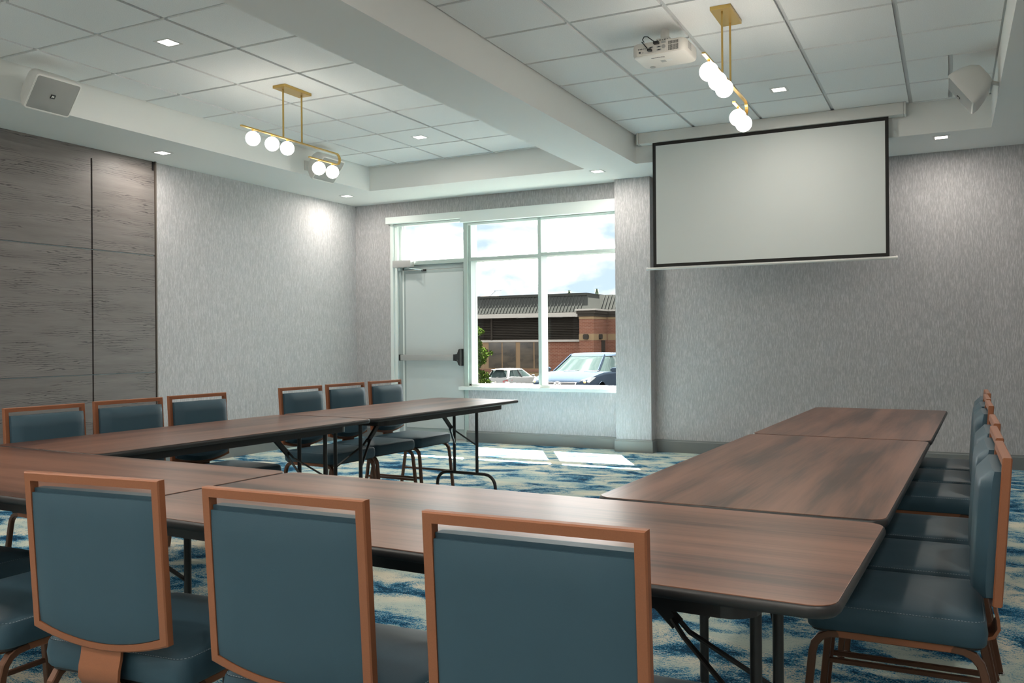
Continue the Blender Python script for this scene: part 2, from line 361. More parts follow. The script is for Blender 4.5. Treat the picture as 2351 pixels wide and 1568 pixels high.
for ci, (a, b, xs) in enumerate(CF):
    X = [a]+xs+[b]; Y = sorted([y for y in ylines if Y0+0.1 < y < Y1-0.01])
    YY = [Y0]+Y+[Y1]
    for i in range(len(X)-1):
        for j in range(len(YY)-1):
            x0, x1 = X[i], X[i+1]
            if ci == 1 and i == 4 and abs(YY[j]-6.892) < 0.05 or (ci == 1 and i == 4 and abs(YY[j]-7.506) < 0.05):
                tile(x0, 0.02, YY[j], YY[j+1]); tile(0.02, x1, YY[j], YY[j+1])
            else: tile(x0, x1, YY[j], YY[j+1])
    for x in xs: box('ceiling_tee', M_tee, x-0.012, x+0.012, Y0, Y1, 3.194, 3.2145, ceil)
    for y in Y: box('ceiling_tee', M_tee, a, b, y-0.012, y+0.012, 3.195, 3.2146, ceil)
    if ci == 1: box('ceiling_tee', M_tee, 0.008, 0.032, 6.892, Y1, 3.194, 3.2145, ceil)
    for x0, x1, y0, y1 in ((a, a+0.022, Y0, Y1), (b-0.022, b, Y0, Y1), (a, b, Y1-0.022, Y1), (a, b, Y0, Y0+0.022)):
        box('wall_angle', M_tee, x0, x1, y0, y1, 3.1925, 3.1945, ceil)

# wood panelling on the left wall
pan = empty('wood_panelling', (XL, 5.0, 0)); tag(pan, 'grey-brown oak veneer wall panelling with dark joints at the far left', 'panelling')
def ppart(name, m_, y0, y1, z0, z1, x0, x1, bev=0.0):
    o = MB().box(x0, x1, y0-5.0, y1-5.0, z0, z1).build(name, m_, pan, bev); return o
yv = [(2.2, 3.05), (3.07, 3.975), (3.99, 5.168), (5.184, 5.848)]
zv = [(0.06, 0.922), (0.930, 2.019), (2.029, 2.825)]
for y0, y1 in yv:
    for z0, z1 in zv: ppart('veneer_panel', M_panel, y0, y1, z0, z1, 0.012, 0.032, 0.0008)
ppart('backing_board', M_dark, 2.2, 5.866, 0, ZS, 0.0, 0.010)
ppart('top_rail', M_panel, 2.2, 5.835, 2.826, ZS, 0.010, 0.018)
ppart('edge_trim', mat('edge_trim_brown', (0.12, 0.10, 0.085, 1), 0.5), 5.862, 5.874, 0, ZS, 0.0, 0.036)
for zz in (0.926, 2.024):
    ppart('joint_strip', mat('joint_highlight', (0.20, 0.25, 0.27, 1), 0.35, metal=0.3), 2.2, 5.835, zz-0.002, zz+0.001, 0.010, 0.0335)  # bluish highlight along the panel joint ledges, put into the colour

# ------------------------------------------------------------------ window wall: door unit and window unit
GY = 9.135
dr = empty('door_1', (-5.6, YB, 0)); struct(dr, 'pale grey exit door with panic bar and glazed transom')
def dp(name, m_, x0, x1, y0, y1, z0, z1, bev=0.0, parent=None, sm=False):
    return MB().box(x0+5.6, x1+5.6, y0-YB, y1-YB, z0, z1).build(name, m_, parent or dr, bev, sm)
dp('door_frame', M_trimw, -6.205, -6.165, 9.010, 9.19, 0, 2.70, 0.002)
dp('door_frame', M_trimw, -6.165, -6.125, 9.045, 9.19, 0, 2.70, 0.002)
dp('door_frame', M_doorf, -6.125, -6.06, 9.075, 9.19, 0, 2.15, 0.004)
dp('door_frame', M_trimw, -6.06, -6.035, 9.060, 9.19, 0, 2.15, 0.004)
dp('door_frame', M_mull, -5.160, -5.107, 9.012, 9.19, 0, 2.64, 0.002)
dp('door_head', M_mull, -6.125, -5.160, 9.03, 9.19, 2.135, 2.185, 0.002)
dp('door_head', M_doorf, -6.125, -5.160, 9.06, 9.19, 2.075, 2.134, 0.003)
dp('head_frame', M_trimw, -6.165, -5.160, 9.06, 9.19, 2.64, 2.70)
dp('transom_jamb', M_trimw, -6.125, -6.09, 9.10, 9.19, 2.185, 2.64)
leaf = dp('door_leaf', M_doorf, -6.03, -5.165, 9.055, 9.10, 0.02, 2.07, 0.002)
dp('leaf_face', M_door, -6.005, -5.185, 9.047, 9.0545, 0.14, 2.03, 0.002, leaf)
dp('threshold', M_satin, -6.05, -5.16, 9.015, 9.12, 0, 0.018, 0.003)
dp('transom_glass', M_glass, -6.09, -5.16, GY, GY+0.006, 2.185, 2.64)
# panic bar
pb = MB().box(-6.04+5.6, -5.285+5.6, -0.045, -0.004, 0.965, 1.035).build('push_bar', M_satin, dr, 0.008, True)
dp('bar_end_cap', M_dark, -6.062, -6.041, 8.968, 9.046, 0.962, 1.038, 0.006, pb); 
MB().prism([(0.316, 0.962), (0.335, 0.962), (0.37, 0.955), (0.39, 0.91), (0.413, 0.902), (0.413, 1.105), (0.39, 1.098), (0.37, 1.045), (0.335, 1.04), (0.316, 1.04)], -0.055, 0.03, 1).build('latch_case', M_dark, pb, 0.004)
# closer
cl = MB().box(-6.115+5.6, -5.855+5.6, -0.09, 0.0, 2.105, 2.19).build('door_closer', M_satin, dr, 0.006, True)
MB().tube([(-0.36, -0.05, 2.10), (-0.25, -0.12, 2.085), (-0.14, 0.03, 2.07)], 0.006, 6).build('closer_arm', M_chrome, cl)
MB().box(-0.17, -0.11, 0.02, 0.05, 2.055, 2.08).build('arm_shoe', M_dark, cl, 0.004)

wn = empty('window_1', (-4.17, YB, 0.65)); struct(wn, 'white framed four-pane window looking on a car park')
def wp(name, m_, x0, x1, y0, y1, z0, z1, bev=0.0):
    return MB().box(x0+4.17, x1+4.17, y0-YB, y1-YB, z0-0.65, z1-0.65).build(name, m_, wn, bev)
wp('window_frame', M_mull, -5.107, -5.072, 9.035, 9.19, 0.665, 2.64, 0.002)
wp('window_frame', M_trimw, -5.135, -3.2, 9.05, 9.19, 2.62, 2.70)
wp('window_frame', M_trimw, -5.107, -3.2, 9.035, 9.19, 0.655, 0.685)
wp('window_frame', M_trimw, -3.215, -3.2, 9.035, 9.19, 0.685, 2.62)
wp('mullion', M_mull, -4.186, -4.146, 9.014, 9.19, 0.685, 2.62, 0.002)
wp('transom', M_mull, -5.072, -4.186, 9.016, 9.19, 2.145, 2.185, 0.002)
wp('transom', M_mull, -4.146, -3.2, 9.016, 9.19, 2.158, 2.196, 0.002)
for x0, x1 in ((-5.072, -4.186), (-4.146, -3.215)):
    for z0, z1 in ((0.685, 2.145), (2.19, 2.62)): wp('pane', M_glass, x0, x1, GY, GY+0.006, z0, z1)
wp('window_sill', M_trimw, -5.215, -3.2, 8.965, 9.06, 0.618, 0.658, 0.003)
# roller blind cassettes
def blind(x0, x1, z0, z1, label):
    b = empty('roller_blind', ((x0+x1)/2, YB, z0)); tag(b, label, 'blind', 'roller blinds over the window')
    cx = (x0+x1)/2
    MB().box(x0-cx, x1-cx, -0.075, 0.0, 0, z1-z0).build('cassette', M_trimw, b, 0.002)
    MB().box(x0-cx+0.03, x1-cx-0.005, 0.0015, 0.035, -0.030, -0.004).build('bottom_bar', M_trimw, b, 0.003)
    MB().box(x0-cx+0.035, x1-cx-0.01, 0.012, 0.016, -0.0035, 0.05).build('blind_fabric', M_greyp, b)
blind(-6.225, -5.163, 2.652, 2.73, 'shorter white blind cassette above the exit door transom')
blind(-5.1625, -3.203, 2.60, 2.728, 'long white blind cassette above the four-pane window')

# ------------------------------------------------------------------ folding tables
def make_table(cx, cy, rz, L, W, label, inset=0.20):
    t = empty('folding_table', (cx, cy, 0), rz); tag(t, label, 'table', 'walnut laminate folding tables set in a U')
    zt = 0.74
    MB().prism(rrect(0, 0, L-0.006, W-0.006, 0.045, 5), zt-0.0195, zt, 2).build('tabletop', M_top, t, 0.001)
    # black bumper edge: ring with rounded profile
    rings = []
    for off, z in ((-0.0042, zt-0.0008), (0.0, zt-0.003), (0.003, zt-0.010), (0.002, zt-0.018), (-0.004, zt-0.024), (-0.03, zt-0.024)):
        rings.append([(x, y, z) for x, y in rrect(0, 0, L+2*off, W+2*off, 0.048+off, 5)])
    MB().loft(rings, False).build('edge_band', M_black, t, smooth=True)
    ai, aw = 0.15, 0.055
    o = rrect(0, 0, L-2*ai, W-2*aw, 0.06, 5); i_ = rrect(0, 0, L-2*ai-0.008, W-2*aw-0.008, 0.056, 5)
    MB().loft([[(x, y, zt-0.0245) for x, y in o], [(x, y, zt-0.062) for x, y in o], [(x, y, zt-0.062) for x, y in i_], [(x, y, zt-0.0245) for x, y in i_]], False, True).build('apron', M_blackm, t)
    MB().box(-L/2+0.03, L/2-0.03, -W/2+0.03, W/2-0.03, zt-0.0235, zt-0.0198).build('underside', mat_under, t)
    for s in (-1, 1):
        x = s*(L/2-inset)
        for sy in (-1, 1):
            MB().tube([(x, sy*0.102, zt-0.03), (x, sy*0.102, 0.18)], 0.0125, 10).build('leg', M_blackm, t, smooth=True)
        p = []
        for sy in (-1, 1):
            q = [(x, sy*0.265, 0.0), (x, sy*0.262, 0.09)] + [(x, sy*(0.17+0.092*math.cos(a)), 0.09+0.09*math.sin(a)) for a in (0.3, 0.6, 0.9, 1.2, 1.57)]
            p += q if sy < 0 else q[::-1]
        MB().tube(p, 0.0125, 10, up=(1, 0, 0)).build('foot', M_blackm, t, smooth=True)
        MB().tube([(x, -0.102, zt-0.06), (x, 0.102, zt-0.06)], 0.009, 8).build('leg_hinge_bar', M_blackm, t)
        jx = x-s*0.20
        br = MB().rtube([(x-s*0.36, 0, zt-0.045), (jx, 0, 0.545)], 0.03, 0.018, up=(0, 1, 0)).build('brace', M_blackm, t)
        fk = MB()
        for sy in (-1, 1): fk.rtube([(jx-s*0.01, sy*0.012, 0.56), (jx+s*0.02, sy*0.02, 0.525), (x-s*0.004, sy*0.098, 0.40)], 0.006, 0.016, up=(0, 1, 0))
        fk.build('brace_fork', M_blackm, t)
    return t
mat_under = mat('particle_board', (0.10, 0.08, 0.06, 1), 0.8)
def quadtable(c4, label, L=None, W=None, inset=0.20):
    """c4: far-left, far-right, near-right, near-left corners in plan; long axis found from them"""
    P = [Vector((a, b)) for a, b in c4]; c = sum(P, Vector((0, 0)))/4
    du = ((P[1]-P[0])+(P[2]-P[3]))/2; dv = ((P[0]-P[3])+(P[1]-P[2]))/2
    if du.length > dv.length: ax, l_, w_ = du, du.length, dv.length
    else: ax, l_, w_ = dv, dv.length, du.length
    dv2 = Vector((-du.y, du.x)).normalized()
    a = math.atan2(ax.y, ax.x)
    return make_table(c.x, c.y, a, L or l_-0.004, W or w_-0.004, label, inset)
quadtable([(-0.792, 6.06), (-0.014, 6.01), (-0.074, 4.20), (-0.852, 4.245)], 'walnut folding table at the far end of the right wing by the screen wall', inset=0.10)
quadtable([(-0.856, 4.237), (-0.078, 4.192), (-0.142, 2.312), (-0.920, 2.370)], 'walnut folding table in the middle of the right wing with swirling grain', inset=0.11)
quadtable([(-2.063, 2.385), (-0.143, 2.30), (-0.165, 1.535), (-2.098, 1.62)], 'nearest walnut folding table behind the three front chairs, reflecting the window')
quadtable([(-3.90, 2.455), (-2.069, 2.387), (-2.104, 1.632), (-3.935, 1.70)], 'walnut folding table at the near left corner of the U')
quadtable([(-3.785, 4.262), (-3.034, 4.215), (-3.124, 2.432), (-3.872, 2.470)], 'walnut folding table in the near half of the left wing', inset=0.11)
quadtable([(-3.70, 6.06), (-2.950, 6.01), (-3.033, 4.226), (-3.783, 4.272)], 'walnut folding table at the far end of the left wing, legs fully visible')

# ------------------------------------------------------------------ banquet chairs
def make_chair():
    t = empty('banquet_chair')
    lean = lambda y, z: y-(z-0.50)*0.065
    # seat cushion
    rings = []
    for ins, z in ((0.004, 0.396), (0.0, 0.402), (-0.003, 0.43), (0.0, 0.454), (0.003, 0.461), (0.006, 0.4605), (0.010, 0.464), (0.03, 0.469), (0.07, 0.475), (0.12, 0.479), (0.17, 0.481)):
        rings.append([(x, y+0.008, z) for x, y in rrect(0, 0, 0.45-2*ins, 0.44-2*ins, max(0.035-ins*0.5, 0.012), 5)])
    seat = MB().loft(rings).build('seat', M_vinyl, t, smooth=True)
    st = MB(); pth = rrect(0, 0.008, 0.45-0.010, 0.44-0.010, 0.033, 6)
    for i in range(len(pth)):
        a = Vector(pth[i]); b = Vector(pth[(i+1) % len(pth)]); L_ = (b-a).length; d = (b-a)/L_; k = max(1, int(L_/0.0075))
        for j in range(k):
            p = a+d*(L_*(j+0.5)/k); q = d*min(0.0023, L_/k*0.33); n_ = Vector((-d.y, d.x))*0.0006
            st.add([(p.x-q.x-n_.x, p.y-q.y-n_.y, 0.4625), (p.x+q.x-n_.x, p.y+q.y-n_.y, 0.4625), (p.x+q.x+n_.x, p.y+q.y+n_.y, 0.4632), (p.x-q.x+n_.x, p.y-q.y+n_.y, 0.4632)], [(0, 1, 2, 3)])
    so = st.build('stitching', M_thread, seat)
    MB().prism(rrect(0, 0.008, 0.43, 0.42, 0.03, 4), 0.388, 0.398).build('seat_pan', M_dark, t)
    # back frame ring
    def outline(x_, zt, zb, sag, n=14, r=0.0):
        p = [(-x_, zt), (x_, zt), (x_, zb)]
        for i in range(1, n): u = 1-2*i/n; p.append((x_*u, zb-sag*(1-u*u)))
        p.append((-x_, zb)); return p
    o = outline(0.21, 0.885, 0.505, 0.034); i_ = outline(0.189, 0.864, 0.520, 0.032)
    yf, yr = -0.224, -0.2465
    c = 0.003
    def ring(p, y, g=0.0):
        cx, cz = 0.0, 0.68
        return [(x-math.copysign(g, x) if abs(x) > 0.02 else x, lean(y, z), z-math.copysign(g, z-cz)) for x, z in p]
    MB().loft([ring(o, yr, c), ring(o, yr+c), ring(o, yf-c), ring(o, yf, c), ring(i_, yf), ring(i_, yr)], False, True).build('back_frame', M_copper, t)
    # pads
    def pad(name, y0, sgn, edge, bulge, ztop, pu, pv):
        nu, nv = 12, 12; V = []; Fc = []
        for v in range(nv+1):
            for u in range(nu+1):
                uu = -1+2*u/nu; vv = v/nv
                zb = 0.521-0.032*(1-uu*uu); zt = ztop
                z = zb+(zt-zb)*vv; s = max(0, 1-abs(uu)**pu*0.98)**0.5*max(0, 1-(2*vv-1)**pv*0.98)**0.5
                V.append((0.188*uu, lean(y0+sgn*(edge+bulge*s-(0.006 if s < 0.3 and sgn > 0 else 0.0)), z), z))
        n = len(V)
        for v in range(nv+1):
            for u in range(nu+1):
                x, y, z = V[v*(nu+1)+u]; V.append((x, lean(-0.236, z), z))
        id_ = lambda u, v: v*(nu+1)+u
        for v in range(nv):
            for u in range(nu): Fc.append((id_(u, v), id_(u+1, v), id_(u+1, v+1), id_(u, v+1))); Fc.append((n+id_(u, v), n+id_(u, v+1), n+id_(u+1, v+1), n+id_(u+1, v)))
        for u in range(nu): Fc.append((id_(u, 0), id_(u+1, 0), n+id_(u+1, 0), n+id_(u, 0))); Fc.append((id_(u, nv), id_(u+1, nv), n+id_(u+1, nv), n+id_(u, nv)))
        for v in range(nv): Fc.append((id_(0, v), id_(0, v+1), n+id_(0, v+1), n+id_(0, v))); Fc.append((id_(nu, v), id_(nu, v+1), n+id_(nu, v+1), n+id_(nu, v)))
        return MB().add(V, Fc).build(name, M_vinyl, t, smooth=True)
    pad('backrest', -0.228, 1, 0.024, 0.030, 0.846, 6, 10); pad('back_panel', -0.2425, -1, 0.0005, 0.009, 0.836, 6, 6)
    # neck strap
    sp = [(0, lean(-0.235, 0.475), 0.480), (0, -0.236, 0.455), (0, -0.243, 0.430), (0, -0.245, 0.405), (0, -0.232, 0.382), (0, -0.20, 0.370), (0, -0.10, 0.368)]
    MB().sweep(sp, [(-0.062, -0.004), (0.062, -0.004), (0.062, 0.004), (-0.062, 0.004)], up=(0, 1, 0.01)).build('back_strap', M_copper, t, smooth=True)
    # legs, rails
    for sx in (-1, 1):
        x = sx*0.205
        MB().rtube([(x, -0.135, 0.385), (x, 0.15, 0.385)], 0.022, 0.021).build('seat_rail', M_copper, t)
        for sy in (-1, 1):
            ex = 0.14 if sy > 0 else -0.12
            if sy > 0: yz = [(0.145, 0.385), (0.170, 0.382), (0.192, 0.371), (0.207, 0.352), (0.214, 0.325), (0.245, 0.010)]
            else: yz = [(-0.13, 0.385), (-0.16, 0.382), (-0.182, 0.371), (-0.197, 0.352), (-0.205, 0.325), (-0.262, 0.010)]
            lg = MB().rtube([(x+sx*0.010*(0.385-z)/0.375, y, z) for y, z in yz], 0.022, 0.021, up=(0, sy*0.6, 0.8)).build('leg', M_legm, t)
            MB().lathe([(0.006, 0.014), (0.006, 0.008), (0.015, 0.006), (0.016, 0.0)], 12, (x+sx*0.010, yz[-1][0], 0)).build('glide', M_chrome, lg, smooth=True)
        MB().rtube([(x+sx*0.006, -0.232, 0.165), (x+sx*0.006, 0.229, 0.165)], 0.015, 0.015).build('stretcher', M_legm, t)
    for y in (-0.12, 0.13): MB().rtube([(-0.2, y, 0.380), (0.2, y, 0.380)], 0.02, 0.018).build('cross_rail', M_legm, t)
    return t
chair0 = make_chair(); first = [True]
def chair(rx, ry, ang, label, group):
    """rx, ry: centre of the rear top edge of the back rail in plan; ang: direction the sitter faces (degrees, 90 = +y)"""
    rz = math.radians(ang-90)
    o = chair0 if first[0] else copy_tree(chair0); first[0] = False
    yl = -0.2465-(0.885-0.50)*0.065
    o.location = (rx+math.sin(rz)*yl, ry-math.cos(rz)*yl, 0); o.rotation_euler = (0, 0, rz); o.rotation_euler.z += 0
    tag(o, label, 'chair', group); return o
# fix: local rear edge (0, yl) -> world offset (-sin*yl, cos*yl); origin = rail - offset
def place(rx, ry, ang, label, group):
    o = chair(rx, ry, ang, label, group); rz = math.radians(ang-90); yl = -0.2465-(0.885-0.50)*0.065
    o.location = (rx+math.sin(rz)*yl, ry-math.cos(rz)*yl, 0); return o
GF, GL, GR = 'chairs along the near side of the table U', 'chairs along the left wing', 'chairs along the right wing'
place(-1.790, 1.366, 94.5, 'blue-grey vinyl chair with copper frame, left of the three big front chairs, seat corner showing', GF)
place(-1.221, 1.368, 91, 'blue-grey vinyl chair with copper frame, middle one of the three big front chairs', GF)
place(-0.645, 1.335, 91, 'largest nearest blue-grey vinyl chair with copper frame, front centre', GF)
place(-2.42, 1.36, 91, 'blue-grey chair cut by the left picture edge, seat and copper rail showing', GF)
place(-3.05, 1.50, 91, 'dark blue seat barely showing at the left edge beyond the cut-off front chair', GF)
place(-4.36, 2.20, 2, 'chair under the left corner table showing only a brown leg and stretcher', GL)
place(-4.09, 2.873, -4, 'chair at the left wing nearest the left picture edge, in front of wood panelling', GL)
place(-4.09, 3.375, -6, 'chair at the left wing standing before the narrow wood panel', GL)
place(-4.09, 3.871, -5, 'tilted chair at the left wing in front of the wallpaper beside the panelling', GL)
place(-4.07, 4.787, -3, 'first chair of the trio at the far left table, nearest the camera', GL)
place(-4.07, 5.290, -4, 'middle chair of the trio at the far left table', GL)
place(-4.06, 5.790, -2, 'last chair of the trio at the far left table, in front of the exit door', GL)
R_ = [(0.140, 2.735, 'nearest chair of the right wing with full copper side post and stitched seat'),
      (0.145, 3.225, 'second chair of the right wing, just behind the nearest one'),
      (0.160, 3.735, 'third chair of the right wing from the camera'),
      (0.175, 4.63, 'fourth chair of the right wing, past the gap in the row'),
      (0.182, 5.12, 'fifth chair of the right wing, last but one before the wall'),
      (0.200, 5.62, 'farthest chair of the right wing, closest to the screen wall')]
for x, y, l in R_: place(x, y, 180, l, GR)

# ------------------------------------------------------------------ projection screen
sc = empty('projection_screen', (-1.494, 8.165, 1.87)); tag(sc, 'pull-down white projection screen with black border and white case', 'projection screen')
def sp_(name, m_, x0, x1, y0, y1, z0, z1, bev=0.0, sm=False):
    return MB().box(x0+1.494, x1+1.494, y0-8.165, y1-8.165, z0-1.87, z1-1.87).build(name, m_, sc, bev, sm)
sp_('case', M_white, -2.665, -0.333, 8.055, 8.165, 3.078, 3.182, 0.010, True)
for x in (-2.683, -0.333): sp_('case_end', M_white, x, x+0.018, 8.05, 8.165, 3.074, 3.184, 0.006)
sp_('black_border', M_screenb, -2.532, -0.452, 8.082, 8.0835, 1.888, 3.08)
sp_('screen_fabric', M_screenw, -2.500, -0.480, 8.0795, 8.0815, 1.917, 3.046)
sb = MB().lathe([(0.011, -1.10), (0.012, -1.098), (0.012, 1.098), (0.011, 1.10)], 12, (0.0, -0.083, 0.003), axis=0).build('bottom_bar', M_white, sc, smooth=True)
for s in (-1, 1): MB().lathe([(0.015, -0.008), (0.016, 0.0), (0.015, 0.008)], 12, (s*1.098, -0.083, 0.003), axis=0).build('end_cap', M_white, sc, smooth=True)

# ------------------------------------------------------------------ pendants
def make_pendant():
    t = empty('pendant_light', (0, 0, 3.19))
    MB().box(-0.062, 0.062, -0.155, 0.155, -0.030, 0).build('canopy', M_brass, t, 0.0015)
    for y in (-0.108, 0.108): MB().rtube([(0, y, -0.029), (0, y, -0.405)], 0.011, 0.011, up=(0, 1, 0)).build('rod', M_brass, t)
    pth = [(0, -0.560, -0.410), (0, 0.545, -0.410)] + [(0, 0.545+0.045*math.sin(a), -0.455+0.045*math.cos(a)) for a in (0.4, 0.8, 1.2, 1.57, 1.95, 2.35, 2.75)] + [(0, 0.545, -0.500), (0, 0.195, -0.500)]
    MB().rtube(pth, 0.024, 0.010, up=(1, 0, 0.001)).build('bar', M_brass, t) if False else MB().sweep(pth, [(-0.005, -0.010), (0.005, -0.010), (0.005, 0.010), (-0.005, 0.010)], up=(1, 0, 0)).build('bar', M_brass, t)
    for y, z in ((-0.44, -0.410), (-0.235, -0.410), (-0.065, -0.410), (0.315, -0.500), (0.49, -0.500)):
        st_ = MB().lathe([(0.005, 0.0), (0.008, -0.006), (0.008, -0.018), (0.006, -0.022)], 10, (0, y, z)).build('socket', M_brass, t, smooth=True)
        MB().sphere((0, y, z-0.072), 0.0535, 24, 16).build('globe', M_globe, t, smooth=True)
    return t
pe = make_pendant(); pe.location = (-4.605, 5.362, 3.19); tag(pe, 'brass bar pendant with five opal globes in the left coffer, in front of a speaker', 'pendant light', 'brass globe pendants')
p2 = copy_tree(pe); p2.location = (-1.208, 5.362, 3.19); tag(p2, 'brass bar pendant with five opal globes beside the ceiling projector', 'pendant light', 'brass globe pendants')
for x_, l_ in ((-4.605, 'added brass globe pendant, unseen, in the near part of the left coffer'), (-1.208, 'added brass globe pendant, unseen, above the camera')):
    p3 = copy_tree(pe); p3.location = (x_, 1.75, 3.19); tag(p3, l_, 'pendant light', 'brass globe pendants')  # pendant pair added out of view to brighten the near half

# ------------------------------------------------------------------ recessed downlights
def make_downlight():
    t = empty('downlight')
    o = rrect(0, 0, 0.135, 0.135, 0.004, 1); i_ = rrect(0, 0, 0.100, 0.100, 0.004, 1); k = rrect(0, 0, 0.092, 0.092, 0.004, 1)
    MB().loft([[(x, y, -0.002) for x, y in o], [(x, y, -0.004) for x, y in o], [(x, y, -0.004) for x, y in i_], [(x, y, 0.000) for x, y in k], [(x, y, -0.001) for x, y in o]], False, True).build('trim_ring', M_white, t)
    MB().box(-0.048, 0.048, -0.048, 0.048, -0.0035, -0.0025).build('lens', M_lens, t)
    light('lamp', 'AREA', (0, 0, -0.012), SPOT, (1.0, 0.93, 0.84), t, 0.095, spread=3.1416)
    return t
dl0 = make_downlight(); DL = [
 (-4.602, 4.14, 3.184, 'square recessed downlight glowing in the left coffer above the left speaker end'),
 (-4.594, 7.19, 3.184, 'square recessed downlight at the back of the left coffer'),
 (-1.204, 7.19, 3.184, 'square recessed downlight in the right coffer past the globe pendant'),
 (-6.33, 5.62, ZS, 'square soffit downlight above the edge of the wood panelling'),
 (-6.33, 8.31, ZS, 'square soffit downlight in the corner near the exit door'),
 (-3.195, 8.34, ZS, 'square soffit downlight just left of the screen at the beam end'),
 (-0.052, 8.367, ZS, 'square soffit downlight right of the projection screen'),
 (-1.204, 4.14-1.2, 3.184, 'added recessed downlight of the right coffer, unseen above the camera'),  # from here on downlights added out of view to light the near half
 (-6.33, 2.9, ZS, 'added soffit downlight over the panelling, unseen'),
 (-4.6, 1.6, 3.184, 'added recessed downlight of the left coffer, unseen'),
 (-3.0, 0.2, ZS, 'added unseen soffit downlight behind the camera in the beam'),
 (0.75, 4.2, ZS, 'added unseen soffit downlight over the right-hand chairs'),
 (0.75, 0.8, ZS, 'added unseen soffit downlight behind the camera on the right'),
 (-1.2, -0.6, ZS, 'added unseen soffit downlight behind the camera in the middle'),
 (-4.6, -0.6, ZS, 'added unseen soffit downlight behind the camera on the left')]
DL += [(x, y, ZS, 'added unseen downlight behind the camera, %s of the %s row' % (a, b)) for y, b in ((0.35, 'first'), (-1.9, 'last')) for x, a in ((-5.6, 'leftmost'), (-3.9, 'second'), (-2.1, 'third'), (-0.3, 'rightmost'))]  # two more unseen rows, added because the near half was too dark
for i, (x, y, z, l) in enumerate(DL):
    o = dl0 if i == 0 else copy_tree(dl0)
    o.location = (x, y, z); tag(o, l, 'downlight', 'square recessed downlights')

# ------------------------------------------------------------------ wall speakers
def make_speaker():
    """origin on the wall, faces +x and down; grille tilt 36 degrees"""
    t = empty('wall_speaker')
    a = math.radians(36); n = Vector((math.cos(a), 0, -math.sin(a))); u = Vector((math.sin(a), 0, math.cos(a)))
    c = Vector((0.275, 0, 0.0))
    def ring(off, w_, h_, r, rise=0.0): return [tuple(c-n*off+u*(y+rise)+Vector((0, x, 0))) for x, y in rrect(0, 0, w_, h_, r, 4)]
    MB().loft([ring(0.0, 0.345, 0.262, 0.022), ring(0.008, 0.352, 0.268, 0.025), ring(0.04, 0.352, 0.268, 0.03), ring(0.10, 0.32, 0.245, 0.045, 0.004), ring(0.16, 0.25, 0.20, 0.05, 0.01), ring(0.20, 0.18, 0.14, 0.05, 0.012)]).build('cabinet', M_white, t, smooth=True)
    MB().loft([ring(-0.003, 0.333, 0.250, 0.018), ring(0.001, 0.333, 0.250, 0.018), ring(0.001, 0.325, 0.242, 0.015), ring(-0.003, 0.325, 0.242, 0.015)], False, True).build('grille_rim', M_white, t)
    # domed grille
    V = []; Fc = []; k = 10
    for i in range(k+1):
        for j in range(k+1):
            x, y = -0.162+0.324*i/k, -0.120+0.24*j/k; b = 0.012*(1-(2*i/k-1)**4)*(1-(2*j/k-1)**4)
            V.append(tuple(c+n*(0.001+b)+u*y+Vector((0, x, 0))))
    for i in range(k):
        for j in range(k): Fc.append((i*(k+1)+j, (i+1)*(k+1)+j, (i+1)*(k+1)+j+1, i*(k+1)+j+1))
    MB().add(V, Fc).build('grille', M_grille, t, smooth=True)
    bd = MB(); p = c+n*0.0135+Vector((0, -0.012, 0))+u*0.0
    bd.loft([[tuple(p+n*h_+u*y+Vector((0, x, 0))) for x, y in rrect(0, 0, 0.034, 0.030, 0.003, 2)] for h_ in (0, 0.003)])
    b = bd.build('badge', M_dark, t)
    cu = bpy.data.curves.new('badge_text', 'FONT'); cu.body = 'JBL'; cu.size = 0.0155; cu.extrude = 0.0004; cu.align_x = 'CENTER'; cu.align_y = 'CENTER'; cu.offset = 0.0005
    to = textmesh('badge_text', cu, M_white, b)
    mm = Matrix((Vector((0, 1, 0)), u, n)).transposed().to_4x4(); mm.translation = p+n*0.0036; to.matrix_local = mm
    MB().box(0.0, 0.012, -0.045, 0.045, 0.02, 0.12).build('wall_plate', M_white, t, 0.003)
    MB().tube([(0.01, 0, 0.04), (0.07, 0, 0.06), (0.115, 0, 0.095)], 0.014, 10, up=(0, 1, 0)).build('bracket_arm', M_white, t, smooth=True)
    return t
s1 = make_speaker(); s1.location = (-5.9, 4.045, 2.94); tag(s1, 'white wall speaker with black square badge at the far left above the panelling', 'speaker', 'white ceiling-cove speakers')
s2 = copy_tree(s1); s2.location = (-5.9, 7.09, 2.94); tag(s2, 'white wall speaker half hidden behind the left globe pendant', 'speaker', 'white ceiling-cove speakers')
s3 = copy_tree(s1); s3.location = (0.355, 6.95, 2.905); s3.rotation_euler = (0, 0, PI); tag(s3, 'white wall speaker seen side-on at the upper right corner', 'speaker', 'white ceiling-cove speakers')

# ------------------------------------------------------------------ projector
pj = empty('ceiling_projector', (-1.622, 5.46, 3.19)); tag(pj, 'white ceiling projector with rear ports, vents and two black cables', 'projector')
pj.rotation_euler = (0, 0, math.radians(-1))
zt, zb = -0.115, -0.205
rings = [[(x, y, z) for x, y in rrect(0, 0, 0.352-2*g, 0.285-2*g, 0.045-g*0.5, 5)] for g, z in ((0.012, zt), (0.003, zt-0.006), (0.0, zt-0.02), (0.0, zb+0.022), (0.006, zb+0.008), (0.022, zb))]
body = MB().loft(rings).build('body', M_proj, pj, smooth=True)
MB().box(-0.055, 0.055, -0.06, 0.06, zt+0.004, zt+0.018).build('mount_plate', M_white, pj, 0.002)
MB().box(-0.045, 0.045, -0.045, 0.045, zt+0.018, -0.07).build('mount_bracket', M_white, pj, 0.004)
MB().lathe([(0.028, -0.075), (0.028, 0.0)], 16).build('mount_pole', M_white, pj, smooth=True)
